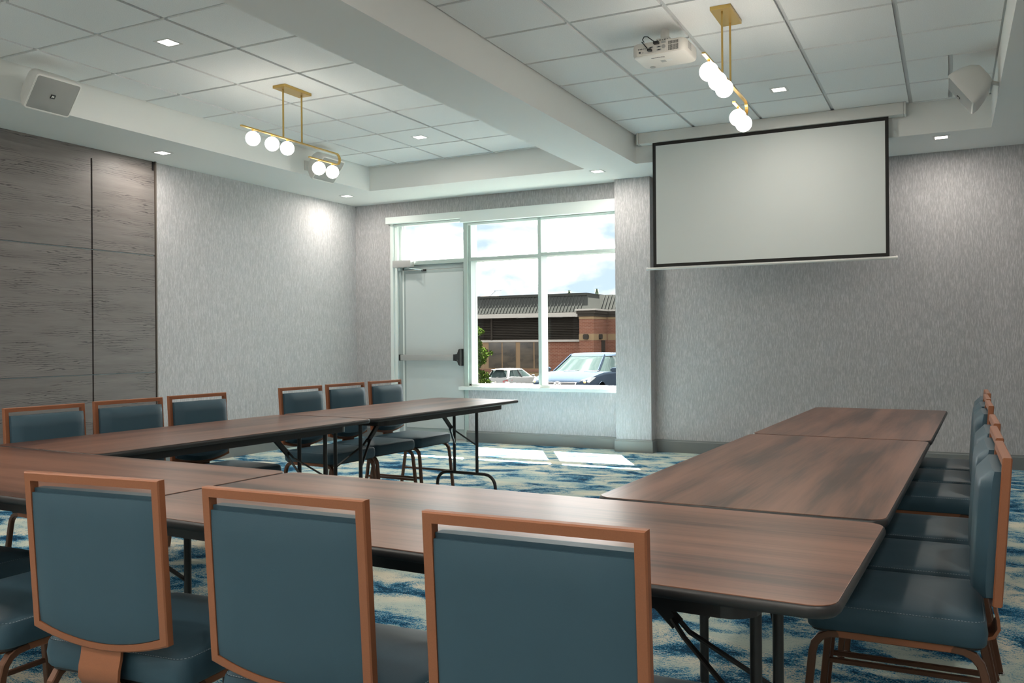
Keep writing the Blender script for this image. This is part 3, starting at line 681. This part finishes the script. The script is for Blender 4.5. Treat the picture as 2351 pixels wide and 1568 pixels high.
MB().box(-0.07, 0.07, -0.07, 0.07, -0.008, 0.0).build('ceiling_plate', M_white, pj, 0.002)
hl = MB()
for i in range(5): hl.lathe([(0.004+0.002*(i % 2), -0.0465), (0.004+0.002*(i % 2), -0.0452)], 10, (-0.034+0.016*i, 0, -0.085), axis=1)
hl.build('bracket_holes', M_dark, pj)
yr = -0.1425
pp = MB().box(-0.140, 0.045, yr-0.0025, yr+0.003, zb+0.012, zt-0.024).build('port_panel', M_proj, pj, 0.001)
for i in range(6): MB().lathe([(0.0036, yr-0.004), (0.0036, yr-0.0020)], 10, (-0.128+0.011*i, 0, zb+0.048), axis=1).build('audio_jack', M_dark if i < 3 else M_greyp, pp)
MB().box(-0.126, -0.114, yr-0.0035, yr-0.001, zb+0.022, zb+0.033).build('network_port', M_dark, pp)
MB().box(-0.106, -0.095, yr-0.0035, yr-0.001, zb+0.022, zb+0.027).build('usb_port', M_greyp, pp)
for i, (x, z) in enumerate(((-0.046, zb+0.050), (-0.052, zb+0.032), (0.006, zb+0.046), (0.006, zb+0.028))):
    q = MB().box(x-0.014, x+0.014, yr-0.0045, yr-0.001, z-0.004, z+0.005).build('video_port', M_greyp, pp, 0.001)
    MB().box(x-0.007, x+0.007, yr-0.0055, yr-0.004, z-0.002, z+0.003).build('port_core', M_dark, q)
MB().lathe([(0.0125, yr-0.0035), (0.0125, yr-0.002)], 20, (0.036, 0, zb+0.045), axis=1).build('speaker_vent', M_greyp, pj)
MB().box(0.022, 0.050, yr-0.0035, yr-0.002, zb+0.066, zb+0.080).build('lock_slot', M_greyp, pj)
for i in range(7):
    q = MB()
    for j in range(12):
        if j == 4: continue
        q.box(0.066+i*0.0095, 0.0725+i*0.0095, yr-0.0012, yr+0.002, zt-0.020-j*0.0048, zt-0.0172-j*0.0048)
    q.build('vent_slots', M_dark, pj)
sv = MB()
for i in range(9):
    for j in range(8): sv.box(0.1755, 0.1768, -0.085+i*0.008, -0.080+i*0.008, zb+0.030+j*0.006, zb+0.033+j*0.006)
sv.build('side_vent', M_greyp, pj)
MB().lathe([(0.018, -0.003), (0.018, 0.0), (0.010, 0.001)], 20, (-0.11, 0.085, zb)).build('adjuster_foot', M_greyp, pj)
for i, (x, y) in enumerate(((-0.01, 0.0), (0.03, -0.01))): MB().box(x-0.016, x+0.016, y-0.02, y+0.02, zb-0.0006, zb+0.0004).build('rating_sticker', M_greyp if i == 0 else M_white, pj)
cu = bpy.data.curves.new('logo_text', 'FONT'); cu.body = 'Panasonic'; cu.size = 0.022; cu.extrude = 0.0003; cu.align_x = 'CENTER'; cu.align_y = 'CENTER'; cu.offset = 0.0004
lo = textmesh('logo_text', cu, M_dark, pj); lo.location = (-0.02, -0.085, zb-0.0006); lo.rotation_euler = (PI, 0, PI)
MB().tube([(-0.10, -0.12, zt+0.01), (-0.096, -0.16, zt+0.012), (-0.08, -0.175, zt+0.024), (-0.055, -0.182, zt+0.018), (-0.030, -0.178, zt-0.004), (-0.016, -0.168, zt-0.014)], 0.003, 8).build('power_cable', M_dark, pj, smooth=True)
MB().box(-0.024, 0.010, -0.172, -0.144, zt-0.028, zt-0.012).build('power_plug', M_dark, pj, 0.003)
MB().tube([(-0.108, -0.12, zt+0.008), (-0.104, -0.15, zt+0.002), (-0.085, -0.168, zt-0.020), (-0.062, -0.170, zb+0.040)], 0.0033, 8).build('signal_cable', M_dark, pj, smooth=True)
MB().cbox((-0.050, -0.160, zb+0.030), (0.026, 0.030, 0.014)).build('signal_plug', M_dark, pj, 0.004)
MB().lathe([(0.03, -0.01), (0.034, 0.004), (0.03, 0.006)], 20, (-0.09, 0.146, (zt+zb)/2), axis=1).build('lens_barrel', M_dark, pj, smooth=True)


# ------------------------------------------------------------------ outside: ground, building, cars, shrub
def brickmat(name, c1, c2, mortar, sc):
    M = bpy.data.materials.new(name); M.use_nodes = True; t = M.node_tree; b = t.nodes['Principled BSDF']; L = t.links.new
    c = t.nodes.new('ShaderNodeTexCoord'); sp = t.nodes.new('ShaderNodeSeparateXYZ'); cb_ = t.nodes.new('ShaderNodeCombineXYZ'); ad = t.nodes.new('ShaderNodeMath'); ad.operation = 'ADD'
    L(c.outputs['Object'], sp.inputs[0]); L(sp.outputs[0], ad.inputs[0]); L(sp.outputs[1], ad.inputs[1]); L(ad.outputs[0], cb_.inputs[0]); L(sp.outputs[2], cb_.inputs[1])
    k = t.nodes.new('ShaderNodeTexBrick'); L(cb_.outputs[0], k.inputs[0]); k.inputs['Color1'].default_value = c1; k.inputs['Color2'].default_value = c2; k.inputs['Mortar'].default_value = mortar
    k.inputs['Scale'].default_value = sc; k.inputs['Brick Width'].default_value = 0.42; k.inputs['Row Height'].default_value = 0.15; k.inputs['Mortar Size'].default_value = 0.013
    L(k.outputs[0], b.inputs['Base Color']); b.inputs['Roughness'].default_value = 0.85; b.inputs['Specular IOR Level'].default_value = 0.1; return M
B_brick = brickmat('red_brick', (0.0802, 0.03302, 0.02123, 1), (0.06369, 0.02453, 0.01604, 1), (0.1037, 0.07311, 0.05661, 1), 1.5)
B_soldier = brickmat('sill_brick', (0.07076, 0.03539, 0.02358, 1), (0.06132, 0.0283, 0.01888, 1), (0.09437, 0.07076, 0.05661, 1), 3.0)
B_sand = mat('sand_stone', (0.1037, 0.07311, 0.04339, 1), 0.85)
B_white = mat('white_fascia', (0.1557, 0.1463, 0.1344, 1), 0.6)
B_roof = mat('dark_metal_roof', (0.01651, 0.01746, 0.01651, 1), 0.9, spec=0.1)
B_louv = mat('dark_louvre', (0.01698, 0.01462, 0.01227, 1), 0.6)
B_tan = mat('tan_window_frame', (0.08964, 0.06132, 0.03774, 1), 0.6)
B_glass = mat('dark_shop_glass', (0.009437, 0.007076, 0.004718, 1), 0.08, spec=0.3, noise=((0.9, 0.9, 2.2), (0.02358, 0.01746, 0.01132, 1), 0.35, 0.6))
G_asph = mat('asphalt', (0.0254, 0.02431, 0.02323, 1), 0.9, noise=((3, 3, 3), (0.01996, 0.01924, 0.01814, 1), 0.3, 0.7))
gm = MB()
prof = [(9.3, -0.22), (11, -0.60), (31, -0.62), (34, -0.64), (38, -1.85), (56, -1.9), (140, -1.9)]
gm.loft([[(-150, y, z) for y, z in prof]+[(-150, 140, -3), (-150, 9.3, -3)], [(60, y, z) for y, z in prof]+[(60, 140, -3), (60, 9.3, -3)]])
M_seam = mat('roof_seam', (0.022, 0.023, 0.022, 1), 0.8)
for q_ in (B_brick, B_soldier, B_sand, B_white, B_roof, B_louv, B_tan, G_asph, M_seam): q_.node_tree.nodes['Principled BSDF'].inputs['Specular IOR Level'].default_value = 0.0
struct(gm.build('parking_lot', G_asph), 'grey asphalt parking lot outside the window')
rk = MB()
for i in range(46):
    x = -19.5+i*0.17+random.uniform(-.1, .1); y = 33.6+random.uniform(-.5, .4); r = random.uniform(.05, .14)
    rk.lathe([(0.001, -0.1)]+[(r*math.sin(a)*random.uniform(.8, 1.2), r*0.55*(1-math.cos(a))-0.12) for a in (0.8, 1.4, 2.0, 2.6)]+[(0.001, r*1.05-0.12)], 6, (x, y, -0.60))
tag(rk.build('landscape_rock', mat('pale_rock', (0.09072, 0.07623, 0.06169, 1), 0.9)), 'row of pale landscape rocks in front of the white car', 'rocks', kind='stuff')

bd_ = empty('brick_building', (-25, 56, -1.9)); tag(bd_, 'low brick commercial building with dark metal mansard roof across the car park', 'building')
def bp_(name, m_, x0, x1, y0, y1, z0, z1, parent=None, kind=None):
    o = MB().box(x0+25, x1+25, y0-56, y1-56, z0+1.9, z1+1.9).build(name, m_, parent or bd_)
    if kind: o['kind'] = kind
    return o
XE = -36.0
bp_('main_wall', B_brick, XE, -22.3, 56.55, 62, -1.9, 1.30)
bp_('rear_wall', B_brick, -22.2, -12, 58.4, 62, -1.9, 3.1)
bp_('pier', B_brick, -22.85, -21.79, 55.9, 61, -1.9, 2.70)
bp_('white_band', B_white, XE, -22.86, 56.38, 56.6, 1.125, 1.275)
bp_('fascia', B_white, XE, -22.95, 55.85, 56.4, 2.865, 3.16)
bp_('louvre_backing', B_louv, XE, -22.86, 56.60, 61, 1.27, 2.87)
lv = MB()
for i in range(13):
    z = 1.30+i*0.118
    lv.add([(x, y-56, z_+1.9) for x in (XE+25, -22.86+25) for y, z_ in ((56.40, z), (56.42, z), (56.56, z+0.085), (56.54, z+0.095))], [(0, 1, 2, 3), (4, 7, 6, 5), (0, 4, 5, 1), (1, 5, 6, 2), (2, 6, 7, 3), (3, 7, 4, 0)])
lo_ = lv.build('louvre_slats', B_louv, bd_); lo_['kind'] = 'stuff'
for x in (-29.95, -25.9): bp_('louvre_post', B_louv, x-0.06, x+0.06, 56.34, 56.5, 1.27, 2.87)
# mansard roof with standing seams
zb_, zt_, yb_, yt_ = 3.19, 4.46, 56.25, 57.3
mr = MB(); xb, xt = -22.12, -22.80; yB = 60.0
mr.add([(XE+25, yb_-56, zb_+1.9), (xb+25, yb_-56, zb_+1.9), (xt+25, yt_-56, zt_+1.9), (XE+25, yt_-56, zt_+1.9), (xb+25, 3.2, zb_+1.9), (xt+25, 4.6, zt_+1.9), (XE+25, 6, zb_+1.9), (XE+25, 6, zt_+1.9)],
       [(0, 1, 2, 3), (1, 4, 5, 2), (3, 2, 5, 7), (0, 3, 7, 6), (0, 6, 4, 1), (4, 6, 7, 5)])
mr.build('mansard_roof', B_roof, bd_)
rs = MB()
for i in range(52):
    x = XE+0.2+i*0.262
    if x > -22.9: break
    a = Vector((x+25, yb_-56-0.02, zb_+1.9)); b = Vector((x+25, yt_-56-0.02, zt_+1.9))
    rs.rtube([a, b], 0.035, 0.05, up=(0, -1, 0.8))
o_ = rs.build('roof_seams', M_seam, bd_); o_['kind'] = 'stuff'
bp_('roof_cap', B_roof, XE, -22.78, 57.15, 57.6, 4.38, 4.56)
bp_('roof_cap', B_roof, -22.95, -22.78, 57.6, 60.6, 4.38, 4.56)
m2_ = MB(); m2_.add([(-22.5+25, 2.4, 3.1+1.9), (-12+25, 2.4, 3.1+1.9), (-12+25, 3.6, 4.50+1.9), (-22.9+25, 3.6, 4.50+1.9), (-12+25, 6, 3.1+1.9), (-22.5+25, 6, 3.1+1.9), (-12+25, 6, 4.5+1.9), (-22.9+25, 6, 4.5+1.9)], [(0, 1, 2, 3), (1, 4, 6, 2), (3, 2, 6, 7), (0, 3, 7, 5), (0, 5, 4, 1), (5, 7, 6, 4)])
m2_.build('side_roof', B_roof, bd_)
rs2 = MB()
for i in range(34): x = -22.3+i*0.262; rs2.rtube([(x+25, 2.38, 3.12+1.9), (x+25, 3.57, 4.48+1.9)], 0.035, 0.05, up=(0, -1, 0.8))
o_ = rs2.build('roof_seams', M_seam, bd_); o_['kind'] = 'stuff'
# pier cornice, bands
def wrap(name, m_, out_, z0, z1):
    q = MB().box(-22.85-out_+25, -21.79+out_+25, 55.9-out_-56, 61-56, z0+1.9, z1+1.9).box(-21.7+25, -12+25, 58.4-out_-56, 61-56, z0+1.9, z1+1.9)
    q.build(name, m_, bd_)
wrap('cornice_cap', B_white, 0.22, 3.26, 3.38); wrap('cornice', B_louv, 0.15, 3.05, 3.26); wrap('cornice', B_louv, 0.08, 2.86, 3.05)
wrap('stone_band', B_sand, 0.02, 2.68, 2.86); wrap('stone_band', B_sand, 0.02, 1.22, 1.66)
def scn(x, y, sx, sy):
    q = MB().loft([[(x+25+a*(1 if sx else 0.0)+(0 if sx else o2), y-56+(a if sy else -o2), z+1.9) for a, z in rrect(0, 1.46, 0.42-o2*0.4, 0.36, 0.12, 3)] for o2 in (0.0, 0.16)])
    q.build('wall_sconce', B_louv, bd_)
scn(-22.34, 55.88, 1, 0); scn(-21.77, 57.0, 0, 1)
bp_('service_hatch', B_louv, -21.80, -21.74, 57.35, 58.0, 0.25, 1.20)
# shop windows
wx = [(-30.24, -29.18), (-29.08, -28.02), (-27.67, -26.62), (-26.52, -25.75), (-32.0, -30.9), (-33.4, -32.3)]
bp_('window_surround', B_tan, -33.6, -25.66, 56.44, 56.56, -0.83, 1.125)
for x0, x1 in wx:
    bp_('shop_window', B_glass, x0, x1, 56.425, 56.44, -0.76, 1.10)
bp_('sill_course', B_soldier, -33.6, -25.62, 56.36, 56.56, -1.02, -0.83)
bp_('stone_base', B_sand, XE, -25.62, 56.42, 56.56, -1.45, -1.02)

# distant things over the roofs
hs = empty('gabled_house', (-50.2, 92, -0.95)); tag(hs, 'distant house with a brown hipped roof peeping over the mansard roof', 'house')
MB().box(-3, 2.2, 0, 5, 0, 5.6).build('house_wall', B_sand, hs)
MB().add([(-3.5, -0.5, 5.4), (2.8, -0.5, 5.4), (2.8, 5.5, 5.4), (-3.5, 5.5, 5.4), (-1.5, 2.5, 7.75), (1.0, 2.5, 7.75)], [(0, 1, 5, 4), (1, 2, 5), (2, 3, 4, 5), (3, 0, 4), (0, 3, 2, 1)]).build('house_roof', mat('brown_shingle', (0.08708, 0.06532, 0.04717, 1), 0.9), hs)
lp = empty('street_lamp', (-43.92, 81, -2.9)); tag(lp, 'thin grey street lamp pole with a long arm beyond the building roof', 'street lamp')
M_lampg = mat('galvanised', (0.1814, 0.1996, 0.2177, 1), 0.5)
MB().tube([(0, 0, 0), (0, 0, 8.6)], 0.10, 8).build('pole', M_lampg, lp)
MB().tube([(0, 0, 8.0), (0.55, 0.1, 8.8), (1.25, 0.2, 9.4)], 0.055, 6, up=(0, 1, 0)).build('arm', M_lampg, lp)
MB().loft([[(1.15, 0.1, 9.38), (1.15, 0.35, 9.38), (1.15, 0.35, 9.46), (1.15, 0.1, 9.46)], [(2.0, 0.12, 9.40), (2.0, 0.33, 9.40), (2.0, 0.33, 9.47), (2.0, 0.12, 9.47)]]).build('lamp_head', M_lampg, lp)

def leafcloud(name, n, fn, size, m_, parent):
    q = MB()
    for i in range(n):
        p = Vector(fn(i)); a = Vector((random.gauss(0, 1), random.gauss(0, 1), random.gauss(0, 1))).normalized(); b = a.orthogonal().normalized(); s_ = size*random.uniform(.6, 1.3)
        q.add([p-a*s_, p+b*s_*0.45, p+a*s_, p-b*s_*0.45], [(0, 1, 2), (0, 2, 3)])
    o = q.build(name, m_, parent); o['kind'] = 'stuff'; return o
M_leaf = mat('green_leaf', (0.02123, 0.03539, 0.005662, 1), 0.6, noise=((2, 2, 2), (0.009437, 0.01793, 0.003302, 1), 0.35, 0.65), spec=0.0)  # leaf green mottled by noise
sh = empty('columnar_shrub', (-17.25, 30.5, -0.62)); tag(sh, 'tall green leafy shrub at the left window edge beside the white car', 'shrub')
def sp_leaf(i):
    z = random.uniform(0.05, 2.5); r = (0.78*(1-(z/2.6)**6)+0.12)*(0.8+0.25*math.sin(z*6)+0.1*math.sin(z*15)); a = random.uniform(0, 2*PI); k = random.uniform(0.3, 1)**0.5
    return (r*k*math.cos(a), r*k*math.sin(a), z)
leafcloud('foliage', 7000, sp_leaf, 0.055, M_leaf, sh)
sk = MB()
for i in range(4): a = i*1.6; sk.tube([(0.05*math.cos(a), 0.05*math.sin(a), 0), (0.2*math.cos(a), 0.2*math.sin(a), 1.0), (0.3*math.cos(a), 0.3*math.sin(a), 1.9)], 0.02, 5)
sk.build('stem', mat('bark', (0.03629, 0.0254, 0.01633, 1), 0.9), sh)
for k_, (x, y, hh) in enumerate(((-35.84, 85, 8.35), (-32.75, 85, 8.4))):
    cn = empty('conifer_tree', (x, y, -1.9)); tag(cn, ('pale conifer tip behind the roof left of the ridge corner', 'pale conifer tip behind the roof right of the ridge corner')[k_], 'tree', 'conifer tips beyond the building')
    def cf(i):
        z = hh*(1-random.uniform(0, 1)**1.6*0.6); r = 0.05+(hh-z)*0.33; a = random.uniform(0, 2*PI); return (r*random.uniform(.1, 1)*math.cos(a), r*random.uniform(.1, 1)*math.sin(a), z-random.uniform(0, .1))
    leafcloud('foliage', 900, cf, 0.16, mat('conifer', (0.04355, 0.06895, 0.03991, 1), 0.8), cn)
    MB().tube([(0, 0, 0), (0, 0, hh-0.3)], 0.07, 6).build('trunk', M_dark, cn)

# cars
def carmat(name, col, rough=0.35):
    M = mat(name, col, rough, spec=0.0, coat=0.0); return M
C_glass = mat('car_glass', (0.01088, 0.01633, 0.01633, 1), 0.06, spec=0.08, coat=0.0)
C_glass.node_tree.nodes['Principled BSDF'].inputs['IOR'].default_value = 1.2
C_tire = mat('tyre', (0.005443, 0.005443, 0.005443, 1), 0.8)
C_red = mat('tail_lens', (0.1088, 0.004355, 0.005806, 1), 0.3)
C_lamp = mat('headlamp_glass', (0.0798, 0.08344, 0.08708, 1), 0.15, spec=0.4, coat=0.0)
C_amber = mat('amber_indicator', (0.9, 0.35, 0.08, 1), 0.2, emis=((1, 0.45, 0.12, 1), 0.6))
def make_car(loc, rz, paint, label):
    t = empty('car', loc, rz); tag(t, label, 'car')
    # (y, half width, z top, crown)
    st = [(2.17, 0.50, 0.58, .0), (2.145, 0.66, 0.70, .01), (2.06, 0.78, 0.78, .02), (1.80, 0.855, 0.86, .03), (1.40, 0.885, 0.92, .04), (0.98, 0.893, 0.965, .035),
          (0.4, 0.895, 0.965, .02), (-0.3, 0.895, 0.98, .02), (-1.0, 0.893, 1.0, .02), (-1.55, 0.88, 1.02, .02), (-1.9, 0.84, 1.0, .02), (-2.05, 0.79, 0.94, .02), (-2.12, 0.74, 0.80, .02), (-2.15, 0.70, 0.55, .01)]
    rings = []
    for y, w_, z, c_ in st:
        lo = 0.26 if abs(y) < 2.1 else 0.32
        half = [(w_*0.90, lo), (w_*0.985, lo+(z-lo)*0.25), (w_, lo+(z-lo)*0.55), (w_*0.985, lo+(z-lo)*0.82), (w_*0.93, z-0.018), (w_*0.80, z), (w_*0.45, z+c_*0.8), (0.0, z+c_)]
        rings.append([(x, y, z_) for x, z_ in half]+[(-x, y, z_) for x, z_ in half[-2::-1]])
    MB().loft(rings).build('body', paint, t, smooth=True)
    # greenhouse glass: rows from belt to roof
    def gring(k):  # k 0..1 belt to roof
        f = lambda a, b: a+(b-a)*k
        yf, yr_, wf, wm, wr, z = f(1.06, 0.10), f(-2.02, -1.62), f(0.66, 0.50), f(0.82, 0.60), f(0.66, 0.50), f(0.955, 1.425)
        half = [(0.0, yf+0.10*(1-k*0.4)), (wf*0.55, yf+0.06), (wf, yf-0.10), (wm, f(0.45, -0.15)), (wm*1.005, f(-0.5, -0.7)), (wm*0.98, f(-1.35, -1.25)), (wr, yr_+0.10), (wr*0.5, yr_-0.01), (0.0, yr_-0.03)]
        return [(x, y, z) for x, y in half]+[(-x, y, z) for x, y in half[-2:0:-1]]
    ks = [0, 0.35, 0.7, 0.93]
    MB().loft([gring(k) for k in ks]).build('windows', C_glass, t, smooth=True)
    rf = [gring(0.90), gring(0.99)]; g1 = gring(1.0)
    def shrink(r, s_, dz): return [(x*s_, -0.75+(y+0.75)*s_, z+dz) for x, y, z in r]
    MB().loft([shrink(gring(0.90), 1.012, 0), shrink(g1, 1.0, 0.0), shrink(g1, 0.85, 0.022), shrink(g1, 0.5, 0.035), shrink(g1, 0.05, 0.038)]).build('roof', paint, t, smooth=True)
    g0, g9 = gring(0.0), gring(0.95); n_ = len(g0)
    for nm, idx, wd in (('front_pillar', 2, 0.075), ('middle_pillar', 4, 0.06), ('rear_pillar', 6, 0.20)):
        for i in (idx, (n_-idx) % n_):
            a, b = Vector(g0[i]), Vector(g9[i]); mid = (a+b)/2; oo = Vector((mid.x, mid.y+0.75, 0)).normalized()*0.010
            MB().rtube([a+oo, gv_(gring, 0.35, i)+oo, gv_(gring, 0.7, i)+oo, b+oo], wd, 0.03, up=(1 if a.x > 0 else -1, 0.8*(1 if idx == 2 else -1 if idx == 6 else 0), 0.01)).build(nm, paint if idx != 4 else C_tire, t)
    for sx in (-1, 1):
        for y in (1.32, -1.30):
            wh = MB().lathe([(0.22, -0.10), (0.315, -0.10), (0.33, -0.07), (0.33, 0.07), (0.315, 0.10), (0.22, 0.10)], 28, (sx*0.80, y, 0.33), axis=0).build('wheel', C_tire, t, smooth=True)
            hb = MB().lathe([(0.22, 0.085), (0.215, 0.10), (0.20, 0.09)] if sx > 0 else [(0.22, -0.085), (0.215, -0.10), (0.20, -0.09)], 28, (sx*0.80, y, 0.33), axis=0)
            for k in range(5):
                a = k*2*PI/5; hb.rtube([(sx*0.895, y, 0.33), (sx*0.895, y+0.21*math.cos(a), 0.33+0.21*math.sin(a))], 0.05, 0.015, up=(1, 0, 0))
            hb.build('rim', M_satin, wh)
            MB().lathe([(0.345, -0.02), (0.385, -0.02), (0.385, 0.006), (0.345, 0.006)], 28, (sx*0.893, y, 0.34), axis=0).build('arch_lip', paint, t)
            MB().lathe([(0.37, -0.02), (0.37, 0.003)], 28, (sx*0.893, y, 0.34), axis=0).build('wheel_arch', M_dark, t)
        # mirror
        mi = MB().loft([[(sx*(0.90+a), 0.62+b*0.5-c_*0.3, 0.99+c_) for b, c_ in rrect(0, 0.02, 0.14, 0.12*k_, 0.03, 3)] for a, k_ in ((0, 0.5), (0.05, 1), (0.14, 1), (0.18, 0.7))]).build('side_mirror', paint, t, smooth=True)
        # head and tail lamps
        hd = MB().add([(sx*0.53, 2.160, 0.655), (sx*0.82, 1.99, 0.72), (sx*0.872, 1.66, 0.845), (sx*0.80, 1.84, 0.862), (sx*0.60, 2.085, 0.782),
                       (sx*0.50, 2.10, 0.62), (sx*0.78, 1.92, 0.66), (sx*0.82, 1.66, 0.76)], [(0, 1, 4), (1, 3, 4), (1, 2, 3), (0, 5, 6, 1), (1, 6, 7, 2)]).build('headlamp', C_lamp, t)
        MB().sphere((sx*0.70, 2.045, 0.725), 0.048, 12, 8).build('indicator', C_amber, hd, smooth=True)
        MB().add([(sx*0.44, -2.150, 0.80), (sx*0.50, -2.155, 0.70), (sx*0.76, -2.085, 0.66), (sx*0.862, -1.74, 0.80), (sx*0.855, -1.72, 0.865), (sx*0.74, -2.105, 0.865)],
                 [(0, 1, 2, 5), (2, 3, 4, 5)]).build('tail_lamp', C_red, t)
    # grille and emblem
    MB().add([(-0.52, 2.170, 0.725), (0.52, 2.170, 0.725), (0.42, 2.20, 0.45), (-0.42, 2.20, 0.45), (-0.52, 2.08, 0.725), (0.52, 2.08, 0.725), (0.42, 2.10, 0.45), (-0.42, 2.10, 0.45)], [(0, 1, 2, 3), (0, 4, 5, 1), (1, 5, 6, 2), (2, 6, 7, 3), (3, 7, 4, 0)]).build('grille', M_dark, t)
    MB().sweep([(0.52, 2.18, 0.73), (0.42, 2.205, 0.45), (-0.42, 2.205, 0.45), (-0.52, 2.18, 0.73)], [(-.01, -.01), (.01, -.01), (.01, .01), (-.01, .01)], up=(0, 1, 0)).build('grille_trim', M_chrome, t)
    return t
def gv_(g, k, i): return Vector(g(k)[i])
blue = make_car((-9.19, 23.15, -0.62), PI, carmat('blue_car_paint', (0.015, 0.021, 0.030, 1)), 'metallic blue hatchback car facing the window, cut by the pilaster')
white = make_car((-23.15, 46.3, -1.86), math.radians(-2), carmat('white_car_paint', (0.125, 0.125, 0.123, 1)), 'white hatchback car seen from behind in front of the shop windows')
# winged oval emblem on the blue car
em = MB().sweep([(0.095*math.cos(a), 0, 0.075*math.sin(a)) for a in [2*PI*i/20 for i in range(20)]], [(-.009, -.006), (.009, -.006), (.009, .006), (-.009, .006)], up=(0, 1, 0), closed=True)
em.sweep([(-0.085, 0, 0.025), (-0.04, 0, 0.030), (0.0, 0, -0.018), (0.04, 0, 0.030), (0.085, 0, 0.025)], [(-.008, -.006), (.008, -.006), (.008, .006), (-.008, .006)], up=(0, 1, 0))
o_ = em.build('emblem', M_chrome, blue); o_.location = (0, 2.215, 0.665)
em = MB().sweep([(0.06*math.cos(a), 0, 0.035*math.sin(a)) for a in [2*PI*i/16 for i in range(16)]], [(-.006, -.005), (.006, -.005), (.006, .005), (-.006, .005)], up=(0, 1, 0), closed=True)
em.rtube([(-0.035, 0, -0.03), (-0.02, 0, 0.03)], 0.01, 0.01, up=(0, 1, 0)); em.rtube([(0.02, 0, -0.03), (0.035, 0, 0.03)], 0.01, 0.01, up=(0, 1, 0)); em.rtube([(-0.03, 0, -0.003), (0.03, 0, 0.003)], 0.01, 0.01, up=(0, 1, 0))
o_ = em.build('emblem', M_chrome, white); o_.location = (0, -2.165, 0.72)
MB().box(-0.16, 0.16, -2.17, -2.15, 0.50, 0.62).build('number_plate', M_greyp, white)
MB().rtube([(0.0, -2.085, 0.985), (0.22, -2.03, 1.02)], 0.02, 0.015).build('rear_wiper', M_dark, white)
MB().loft([[(x, -1.66-y_, z) for x, z in ((-0.52, 1.40), (0.52, 1.40), (0.50, 1.43), (-0.50, 1.43))] for y_ in (0, 0.16)]).build('roof_spoiler', blue.children[0].data.materials[0] if False else bpy.data.materials['white_car_paint'], white)
for x in (-0.35, 0.25): MB().rtube([(x, 1.20, 0.985), (x-0.42, 1.13, 1.005)], 0.02, 0.012).build('wiper', M_dark, blue)
